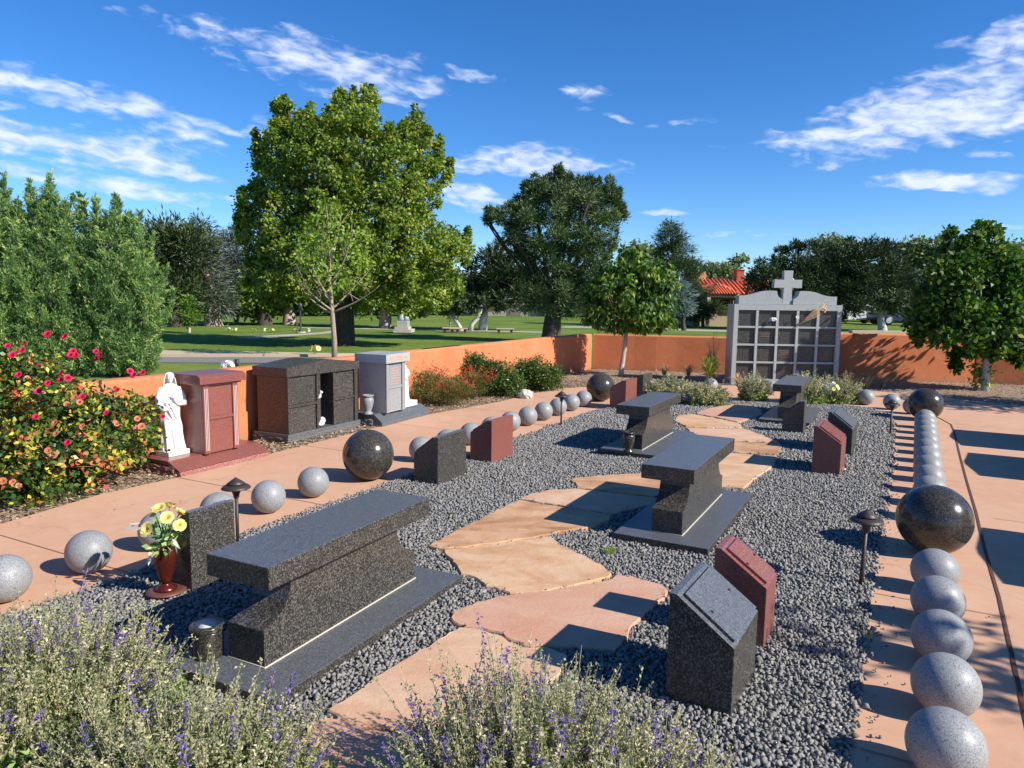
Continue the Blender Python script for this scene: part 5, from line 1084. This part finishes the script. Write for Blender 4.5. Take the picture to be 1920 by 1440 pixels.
for (u, v) in blooms:
    Yb = rng.uniform(5.55, 5.85) if v > 690 else rng.uniform(5.8, 6.1); c = W(u if u != 265 else 90, v, Yb) - np.array([o_[0], o_[1], 0]); g = Geo()
    if u == 305: c = W(305, 782, 6.55) - np.array([o_[0], o_[1], 0])
    petals(g, c, (rng.normal(.1, .3), -.8, .6), rng.uniform(.024, .034), 6, 5); g.build('rose_bloom', M_PET_R, t)

for q in range(26):
    c, r = RL[rng.integers(len(RL))]; e = np.array(c) + np.array([rng.uniform(-.7, .9), -rng.uniform(.5, .9), rng.uniform(-.2, .9)]) * np.array(r) * .95; g = Geo()
    for m in range(3): petals(g, e + rng.normal(0, .03, 3), (rng.normal(0, .4), -.7, .5), rng.uniform(.022, .034), 2, 5)
    g.build('faded_bloom', M_PET_S, t)
# purple sage bushes: many thin dry spikes over green base leaves
def sage(label, c, rx, ry, h, ns, purple=.12, base=900, group='dry purple flowering sage bushes', w3=1.0, ln=(.25, .5)):
    t = thing('sage_bush', label, 'sage bush', (c[0], c[1], 0), 0, group); gs, gl, gp, gb = Geo(), Geo(), Geo(), Geo()
    LP0, LA, LN_, LT = [], [], [], []; PP, PA = [], []
    for i in range(ns):
        a = rng.uniform(0, 2 * math.pi); rr = math.sqrt(rng.uniform(0, 1)); bx, by = rx * rr * math.cos(a), ry * rr * math.sin(a)
        ln_ = rng.uniform(*ln) * (1.1 - .35 * rr); z0 = h * .12 * (1 - rr)
        lean = np.array([math.cos(a), math.sin(a), 0]) * (.2 + .7 * rr) * ln_ * .62 + rng.normal(0, .05, 3)
        b_ = np.array([bx * .75, by * .75, z0]); e = b_ + lean + np.array([0, 0, h * (1.06 - .42 * rr) * rng.uniform(.70, 1.22)]); m_ = (b_ + e) / 2 + np.array([-lean[0] * .1, -lean[1] * .1, .04])
        tt = np.linspace(0, 1, 6)[:, None]; cv = (1 - tt) ** 2 * b_ + 2 * tt * (1 - tt) * m_ + tt ** 2 * e; cv[3:] += rng.normal(0, .006, (3, 3))
        gs.tube(cv, np.linspace(.0019, .0009, 6) * w3, 3, rng.uniform(.2, 1), False)
        isp = rng.uniform() < purple; nl = 50 if isp else 46; st = .55 if isp else .30
        tl = np.sort(rng.uniform(st, 1, nl)); idx = tl * 5; i0 = np.clip(idx.astype(int), 0, 4); P = cv[i0] + (cv[i0 + 1] - cv[i0]) * (idx - i0)[:, None]
        if isp: PP.append(P + rng.normal(0, .0045, P.shape) * w3); PA.append(rand_dir(nl) + np.array([0, 0, .5]))
        else: LP0.append(P + rng.normal(0, .004, P.shape) * w3); LA.append(rand_dir(nl) + np.array([0, 0, .6])); LT.append(np.clip(rng.normal(.45 + rng.normal(0, .2), .15, nl), 0, 1))
    gs.build('stems', M_L_LAV, t)
    P = np.concatenate(LP0); leaves(gl, P, np.concatenate(LA), rand_dir(len(P)), rng.uniform(.008, .016, len(P)) * w3, rng.uniform(.005, .009, len(P)) * w3, np.concatenate(LT)); gl.build('dry_spikes', M_L_LAV, t)
    if PP:
        P = np.concatenate(PP); leaves(gp, P, np.concatenate(PA), rand_dir(len(P)), rng.uniform(.010, .017, len(P)) * w3, rng.uniform(.006, .010, len(P)) * w3, rng.uniform(0, 1, len(P))); gp.build('purple_spikes', M_L_PUR, t)
    n = base; a = rng.uniform(0, 2 * math.pi, n); rr = np.sqrt(rng.uniform(0, 1, n)); P = np.stack([rx * rr * np.cos(a), ry * rr * np.sin(a), rng.uniform(.1, 1, n) * h * (.95 - .6 * rr ** 2) * .78], 1)
    leaves(gb, P, rand_dir(n) + np.array([0, 0, .35]), rand_dir(n) + np.array([0, 0, .8]), rng.uniform(.018, .045, n) * w3, rng.uniform(.010, .020, n) * w3, rng.uniform(0, 1, n)); gb.build('base_leaves', M_L_BAS, t)
    return t
sage('big flowering sage bush filling the lower left corner', (-1.80, 2.58), .56, .42, .38, 800, .10, 4600, ln=(.14, .30))
sage('flowering sage bush at the bottom edge, left of the ripply pink flagstone', (-1.02, 2.12), .48, .34, .34, 640, .06, 3800, ln=(.12, .27))
sage('flowering sage bush at the extreme lower left, cut by the frame', (-2.05, 2.2), .5, .4, .40, 380, .06, 2000, ln=(.12, .3))
sage('flowering sage bush in the bottom centre in front of the nearest marker', (.06, 2.10), .44, .32, .45, 760, .12, 4200, ln=(.12, .30))
sage('flowering sage bush at the bottom edge under the nearest dark marker', (.22, 1.72), .48, .3, .36, 320, .08, 1500, ln=(.12, .3))
sage('flowering sage bush at the bottom edge just left of the nearest dark marker', (.38, 2.02), .28, .26, .32, 340, .12, 1800, ln=(.12, .30))
for p, r_, h_, n_, lab in (((2.62, 11.9), .42, .30, 300, 'sage bush left of the pale sphere on the far side, next to the distant markers'), ((3.05, 11.35), .40, .28, 300, 'sage bush touching the pale sphere, left of the far flagstones'), ((4.05, 12.0), .22, .34, 120, 'small twiggy sage left behind the farthest bench'),
                            ((4.85, 11.75), .36, .42, 300, 'sage bush directly right of the farthest bench'), ((5.4, 11.9), .42, .34, 300, 'dry sage bush beside the sphere near the far right lamp')):
    sage(lab, p, r_, r_ * .8, h_, n_, .01, 900, w3=2.2, ln=(.1, .3))
# grasses
def grass_tuft(label, c, h, n, mat, spread=.35, wd=.008, lo=.5):
    t = thing('grass_tuft', label, 'ornamental grass', (c[0], c[1], 0), 0, 'grass tufts by the back wall'); g = Geo()
    for i in range(n):
        a = rng.uniform(0, 2 * math.pi); d = np.array([math.cos(a), math.sin(a), 0]); s_ = spread * rng.uniform(.1, 1); hh = h * rng.uniform(lo, 1) * (1 - .35 * s_ / spread); b_ = d * .04 * rng.uniform(0, 1)
        cv = np.array([b_, b_ + d * s_ * .2 + [0, 0, hh * .6], b_ + d * s_ * .6 + [0, 0, hh * .95], b_ + d * s_ + [0, 0, hh * .9]]); side = np.array([-d[1], d[0], 0]); ww = np.array([1, .9, .6, .1]) * wd / 2
        V = np.concatenate([cv + side * ww[:, None], cv - side * ww[:, None]]); g.add(V, [[k, k + 1, k + 5, k + 4] for k in range(3)], None, rng.uniform(0, 1))
    g.build('blades', mat, t); return t
p = G(1330, 716); grass_tuft('bright green fountain grass left of the columbarium', p, .72, 420, M_L_ORN, .42, .013)
p = G(1345, 714); grass_tuft('tall tan seed stalks rising over the green fountain grass', p + np.array([-.1, 0]), 1.25, 26, M_L_DRY, .38, .010, .7)
for (u, v, h_, lab) in ((1245, 704, .34, 'dry straw grass at the wall foot left of the green fountain grass'), (1290, 706, .36, 'dry straw grass close left of the green fountain grass'), (1385, 722, .3, 'dark thin grass at the left foot of the columbarium'), (1590, 728, .42, 'dark brown grass right of the columbarium foot'), (1625, 728, .34, 'brown grass tuft in the tree shadow right of the columbarium'), (1655, 726, .26, 'low tan grass clump farthest right along the back bed')):
    grass_tuft(lab, G(u, v), h_, 90, M_L_DRY, .28, .010)
p = G(1143, 1036, .03); t = thing('weed', 'little green weed in the gravel in front of the right bench', 'weed', (p[0], p[1], .03)); g = Geo(); foliage(g, [((0, 0, .012), (.06, .045, .012))], 4000, .016, .006, 'spray', .02, .7, .1, 14); g.build('foliage', M_L_YNG, t)
p = G(1627, 1190, .02); grass_tuft('tiny green grass sprig at the right gravel edge', p, .09, 12, M_L_ORN, .05, .004)
p = G(1423, 872, .04); t = thing('dead_twig', 'thin dead twig standing on the sunlit flagstones', 'twig', (p[0], p[1], .03)); g = Geo(); g.tube([(0, 0, 0), (.005, 0, .08), (-.01, 0, .15)], .003, 4); g.tube([(.003, 0, .07), (.03, 0, .11)], .002, 4); g.tube([(.0, 0, .11), (-.03, 0, .15)], .002, 4); g.build('stem', M_BARK, t)

# ================================================================== STATUES
def robe(t, H=.70, arm=True):
    """standing robed figure, one continuous body surface; x = facing direction, y = figure's left"""
    N = 72; lv = [(0, .125, .135), (.02, .128, .138), (.10, .118, .128), (.22, .106, .120), (.34, .098, .116), (.44, .090, .110), (.52, .084, .106), (.60, .080, .106), (.67, .080, .114), (.73, .078, .124), (.78, .070, .120), (.815, .052, .088), (.835, .034, .050), (.85, .028, .034)]
    Z = [l[0] for l in lv]; zz = np.linspace(0, .85, 60); V = []
    for z in zz:
        rx = np.interp(z, Z, [l[1] for l in lv]); ry = np.interp(z, Z, [l[2] for l in lv])
        for k in range(N):
            a = 2 * math.pi * k / N; f = max(0, 1 - z / .62)
            fold = .013 * f * math.sin(9 * a + 3 * z + 1.2 * math.sin(4 * z)) + .006 * f * math.sin(17 * a + 5 * z) + .006 * math.sin(22 * z + 2.5 * math.cos(a - .6)) * (1 if .25 < z < .7 else .3)
            lean = .012 * math.sin(z * 4)
            V.append(((rx + fold) * math.cos(a) + lean, (ry + fold) * math.sin(a) - .010 * math.sin(z * 3.2), z))
    g = Geo(); n = len(zz); Q = [[i * N + k, i * N + (k + 1) % N, (i + 1) * N + (k + 1) % N, (i + 1) * N + k] for i in range(n - 1) for k in range(N)]
    V = np.array(V) * [H, H, H]; g.add(V, Q)
    # head
    hc = np.array([.018, -.004, .918]) * H; m_ = 26; HV = []
    for i in range(m_ + 1):
        th = math.pi * i / m_
        for k in range(32):
            a = 2 * math.pi * k / 32; x, y, z = math.sin(th) * math.cos(a), math.sin(th) * math.sin(a), math.cos(th)
            r = .046; fx = x * .050; fy = y * .040; fz = z * .066
            if x > .3:
                fx += .014 * math.exp(-((y / .16) ** 2 + ((z + .08) / .22) ** 2)) - .006 * (math.exp(-(((abs(y) - .38) / .16) ** 2 + ((z - .12) / .12) ** 2))) + .004 * math.exp(-((y / .3) ** 2 + ((z + .5) / .07) ** 2)) + .008 * math.exp(-((y / .35) ** 2 + ((z + .85) / .2) ** 2))
            HV.append(hc + np.array([fx, fy, fz]) * H)
    g.add(HV, [[i * 32 + k, i * 32 + (k + 1) % 32, (i + 1) * 32 + (k + 1) % 32, (i + 1) * 32 + k] for i in range(m_) for k in range(32)])
    # sleeves and forearms
    def arm_(pts, rad): g.tube(np.array(pts) * H, np.array(rad) * H, 14)
    arm_([(.0, .085, .79), (.01, .130, .68), (.03, .128, .585), (.085, .075, .605), (.112, .020, .66)], [.040, .048, .052, .038, .022])
    arm_([(.0, -.085, .79), (.0, -.132, .68), (.02, -.128, .57), (.07, -.085, .53), (.108, -.035, .55)], [.040, .048, .052, .038, .022])
    for (c, d) in (((.116, .012, .672), (.0, -.35, .9)), ((.114, -.028, .556), (.35, .3, .6))):
        c = np.array(c); d = np.array(d); g.tube([c * H, (c + d * .022) * H], [.016 * H, .014 * H], 8)
        for q in range(4):
            o_ = np.array([.004 * q - .006, .008 * (q - 1.5), 0]); g.tube([(c + o_ + d * .018) * H, (c + o_ * 1.2 + d * .040) * H, (c + o_ * 1.2 + d * (.052 + .004 * (q in (1, 2))) + [.006, 0, 0]) * H], [.0055 * H, .005 * H, .003 * H], 5)
        g.tube([(c + np.array([.006, .012, 0])) * H, (c + np.array([.014, .02, .014])) * H], [.006 * H, .004 * H], 5)
    # draped mantle edges
    for ph, r0 in ((.2, .120), (.6, .118)):
        pts = [((r0 - .012 * math.sin(s * 3)) * math.cos(ph + s * 1.4 - .9), (r0) * math.sin(ph + s * 1.4 - .9), .62 - s * .34 - .05 * math.sin(s * 3)) for s in np.linspace(0, 1, 12)]
        g.tube(np.array(pts) * H, .008 * H, 6)
    b = g.build('figure', M_WHITE, t, True)
    # hair and veil falling behind the head
    g = Geo(); HVv = []
    for i in range(24):
        s = i / 23; z = .985 - s * .26; w_ = .046 + .03 * s + (.012 if s > .3 else 0); 
        if s < .12: w_ = .046 * math.sqrt(max(.02, 1 - ((.12 - s) / .12) ** 2))
        for k in range(17):
            a = math.pi * (.42 + 1.16 * k / 16); rr = w_ + .0025 * math.sin(k * 2.4 + i * .5); HVv.append(np.array([.006 + rr * math.cos(a) * .92, -.004 + rr * math.sin(a) * 1.02, z]) * H)
    g.add(HVv, [[i * 17 + k, i * 17 + k + 1, (i + 1) * 17 + k + 1, (i + 1) * 17 + k] for i in range(23) for k in range(16)]); o = g.build('hair', M_WHITE, b, True)
    md = o.modifiers.new('thick', 'SOLIDIFY'); md.thickness = .008 * H; md.offset = 1
    return b
zb_ = .1285
sb = (np.array(G(313, 858, zb_)) + np.array(G(360, 849, zb_))) / 2; bx = np.array([math.cos(R(27.9)), -math.sin(R(27.9))])
sc_ = sb - bx * .095
st = thing('statue', 'white marble standing robed figure with long hair and hand on chest beside the red crypt', 'statue', (sc_[0], sc_[1], zb_), -R(27.9))
boxes('statue_base', [(-.095, .095, -.115, .115, .0005, .045)], M_WHITE, st, .004)
hld = bpy.data.objects.new('figure_body', None)
bpy.data.objects.remove(hld)
fg = robe(st, .76); fg.location = (0, 0, .045); fg.rotation_euler = (0, 0, R(-25))
p2 = np.array((-1.648, 9.078)); a2 = np.array([math.sin(R(24.6)), math.cos(R(24.6))]); b2 = np.array([math.cos(R(24.6)), -math.sin(R(24.6))]); q = p2 + a2 * .80 + b2 * (-.23)
s2 = thing('statue', 'white praying statue half hidden right of the pale grey crypt', 'statue', (q[0], q[1], .1495), -R(24.6))
boxes('statue_base', [(-.13, .12, -.12, .20, .0005, .07)], M_WHITE, s2, .004)
fg = robe(s2, .62); fg.location = (0, 0, .07); fg.rotation_euler = (0, 0, R(10)); fg.scale = (1.2, 1.2, 1.0)

# ================================================================== FAR THINGS ON THE LAWN
q = G(564, 624); kk = q[1] / F_PX
t = thing('street_lamp', 'slim dark post lamp on the far lawn behind the dark crypt', 'street lamp', (q[0], q[1], 0)); g = Geo(); g.lathe([(.12, 0), (.1, .1), (.045, .15), (.035, 1.0)], 10); g.build('pole', M_POLE, t, True)
g = Geo(); g.lathe([(.05, 1.0), (.09, 1.05), (.10, 1.25), (.03, 1.34)], 8); g.build('lantern', M_POLE, t); g = Geo(); g.lathe([(.22, 0), (.22, .05)], 16); g.build('footing', M_CURB, t)
q = G(753, 624); k_ = q[1] / F_PX
t = thing('monument', 'grey stone monument with a small seated figure on a block wall base', 'monument', (q[0], q[1], 0))
boxes('stone_steps', [(-16 * k_, 18 * k_, 0, 1.2, 0, 6 * k_), (-14 * k_, 12 * k_, .06, 1.1, 6 * k_ + .001, 11 * k_)], plain('rubble_stone', (.42, .38, .33), .9, .35, 0, 3), t, .01)
boxes('pedestal', [(-10 * k_, 10 * k_, .15, .9, 11 * k_ + .002, 22 * k_)], M_PALE, t, .01)
g = Geo(); g.lathe([(.16, 0), (.18, .1), (.12, .25), (.09, .32), (.05, .36), (.07, .42), (.05, .48)], 14, (-.08, .5, 22.2 * k_)); g.lathe([(.14, 0), (.12, .18), (.05, .25), (.06, .3), (.03, .35)], 12, (.14, .5, 22.2 * k_)); g.build('seated_figures', M_PALE, t, True)
def slab_bench(u, v, label):
    q = G(u, v); t = thing('lawn_bench', label, 'bench', (q[0], q[1], 0), 0, 'small stone benches on the far lawn')
    boxes('seat', [(-.42, .42, -.15, .15, .16, .22)], M_CURB, t, .01)
    for x in (-.3, .3): boxes('leg', [(x - .06, x + .06, -.1, .1, 0, .159)], M_DARK, t, 0)
slab_bench(947, 624, 'small low stone bench on the lawn left of the pine trunk'); slab_bench(846, 622.5, 'small low stone bench on the lawn left of the twisted trunks'); slab_bench(860, 623.5, 'small low stone bench directly below the twisted trunks')
M_BEIGE = plain('beige_plaster', (.42, .34, .22), .9); M_TILE = plain('terracotta_tiles', (.60, .13, .05), .7, .25, 0, 2); M_RCH = plain('red_plaster', (.48, .10, .06), .9); M_OCH = plain('ochre_plaster', (.68, .32, .14), .9); M_DKW = plain('dark_opening', (.02, .02, .02), .6); M_TRIM = plain('cream_trim', (.6, .52, .4), .8)
q = W(1340, 580, 47); k_ = 47 / F_PX; x0 = q[0]; t = thing('tiled_house', 'low beige house with orange red tiled roof and two chimneys', 'house', (x0, 47, 0)); HZ = lambda v: CAM_H + (562.5 - v) * k_
boxes('wall', [(-40 * k_, 130 * k_, 0, 5, -.1, HZ(552))], M_BEIGE, t, .02)
boxes('fascia', [(-22 * k_, 132 * k_, -.42, -.3, HZ(556), HZ(551.5))], M_TRIM, t, .01)
bm = bmesh.new(); ze, zr = HZ(551), HZ(523)
prism_bm(bm, [(-.5, ze), (2.4, zr), (5.4, ze)], -22 * k_, 132 * k_, 'x'); rf = bm_obj('roof', bm, M_TILE, t)
g = Geo(); xx = -22 * k_ + .1
while xx < 132 * k_: g.tube([(xx, -.52, ze + .0), (xx, 2.4, zr + .03)], .07, 7); xx += .26
g.build('tile_rolls', M_TILE, rf)
bm = bmesh.new(); h0 = HZ(551); v_ = [bm.verts.new(c) for c in ((-22 * k_, -1.3, h0), (32 * k_, -1.3, h0), (32 * k_, 1.2, HZ(535)), (-22 * k_, 1.2, HZ(535)), (6 * k_, .9, HZ(530)))]
for f in ((0, 1, 4), (1, 2, 4), (2, 3, 4), (3, 0, 4), (0, 3, 2, 1)): bm.faces.new([v_[i] for i in f])
hp = bm_obj('porch_roof', bm, M_TILE, t); g = Geo()
for i in range(11):
    f = (i + .5) / 11; xa = -22 * k_ + f * 54 * k_; lf = max(.06, 1 - abs(xa - 6 * k_) / (28 * k_)) * .96; g.tube([(xa, -1.34, h0 + .02), (xa, -1.3 + 2.2 * lf, h0 + (HZ(530) - h0) * lf + .02)], .07, 6)
g.build('tile_rolls', M_TILE, hp)
for xa in (-21 * k_, 31 * k_): boxes('porch_post', [(xa - .1, xa + .1, -1.2, -1.0, -.05, h0 - .001)], M_TRIM, t, .01)
boxes('porch_beam', [(-22 * k_, 32 * k_, -1.22, -.98, HZ(557), h0 - .002)], M_BEIGE, t, .01)
boxes('chimney', [(56 * k_, 70 * k_, 2.0, 2.8, HZ(530), HZ(505))], M_RCH, t, .01); boxes('chimney', [(54.5 * k_, 71.5 * k_, 1.95, 2.85, HZ(504.9), HZ(503))], M_RCH, t, .01)
prism('chimney', [(-17 * k_, HZ(526)), (-2 * k_, HZ(526)), (-2 * k_, HZ(514)), (-5 * k_, HZ(508)), (-9 * k_, HZ(508)), (-11 * k_, HZ(512)), (-17 * k_, HZ(516))], 2.2, 2.9, 'y', M_OCH, t, .01)
g = Geo(); g.tube([(33.5 * k_, -.1, h0), (33.5 * k_, -.08, 0)], .05, 6); g.build('downpipe', M_TRIM, t)
for xa in (8, 60, 95):
    wdw = boxes('window', [(xa * k_, (xa + 18) * k_, -.03, .02, .7, 1.7)], M_DKW, t, 0)
# far low building and walls behind the trunks
q = W(970, 590, 66); k_ = 66 / F_PX; t = thing('low_building', 'long low pale building behind the far trunks', 'building', (q[0], 66, 0))
boxes('wall', [(-150 * k_, 140 * k_, 0, 4, -.1, 1.0)], plain('drab_wall', (.34, .31, .25), .9), t, .02); boxes('roof', [(-152 * k_, 142 * k_, -.3, 4.3, 1.001, 1.14)], M_TRIM, t, .01)
boxes('garage_door', [(x * k_, (x + 26) * k_, -.02, .03, 0, .8) for x in (-90, -20, 40)], plain('door_shade', (.16, .14, .12), .8), t, 0)
q = W(1652, 620, 37.5); k_ = 37.5 / F_PX; o = boxes('concrete_ledge', [(-57 * k_, 58 * k_, -.2, .2, -.05, .2)], M_CURB, None, .01); o.location = (q[0], 37.5, 0); tag(o, 'pale concrete ledge just above the right part of the back wall', 'ledge')
def car(label, u, v, mat, Yc, flip=1):
    q = W(u, v, Yc); t = thing('parked_car', label, 'car', (q[0], Yc, .0), 0 if flip > 0 else math.pi, 'cars parked behind the dark pines')
    body = [(-2.2, .35), (-2.25, .7), (-2.1, .92), (-1.3, 1.0), (-.7, 1.42), (.9, 1.46), (1.7, 1.05), (2.2, .95), (2.25, .4), (1.85, .3), (-1.85, .3)]
    prism('body', body, -.85, .85, 'y', mat, t, .05)
    prism('windows', [(-1.15, 1.03), (-.66, 1.36), (.85, 1.40), (1.45, 1.05)], -.862, .862, 'y', M_DKW, t, .005)
    for x in (-1.4, 1.4):
        for y in (-.80, .80):
            g = Geo(); a = np.linspace(0, 2 * math.pi, 24, endpoint=False)
            V = [(x + .33 * math.cos(k), y + s, .33 + .33 * math.sin(k)) for s in (-.1, .1) for k in a] + [(x, y - .1, .33), (x, y + .1, .33)]
            g.add(V, [[k, (k + 1) % 24, 24 + (k + 1) % 24, 24 + k] for k in range(24)], [[(k + 1) % 24, k, 48] for k in range(24)] + [[24 + k, 24 + (k + 1) % 24, 49] for k in range(24)]); wh = g.build('wheel', M_POLE, t)
            g = Geo(); yy = y + (.103 if y > 0 else -.103); V = [(x + .2 * math.cos(k), yy, .33 + .2 * math.sin(k)) for k in a] + [(x, yy + (.01 if y > 0 else -.01), .33)]; g.add(V, None, [[k, (k + 1) % 24, 24] for k in range(24)]); g.build('rim', plain('rim', (.6, .6, .6), .3, .05, .6), wh)
car('white parked car partly hidden by a dark pine', 1596, 600, plain('white_paint', (.75, .75, .75), .25, .02), 56)
car('dark navy parked car right of the white one', 1690, 600, plain('navy_paint', (.025, .03, .07), .25, .05), 54)
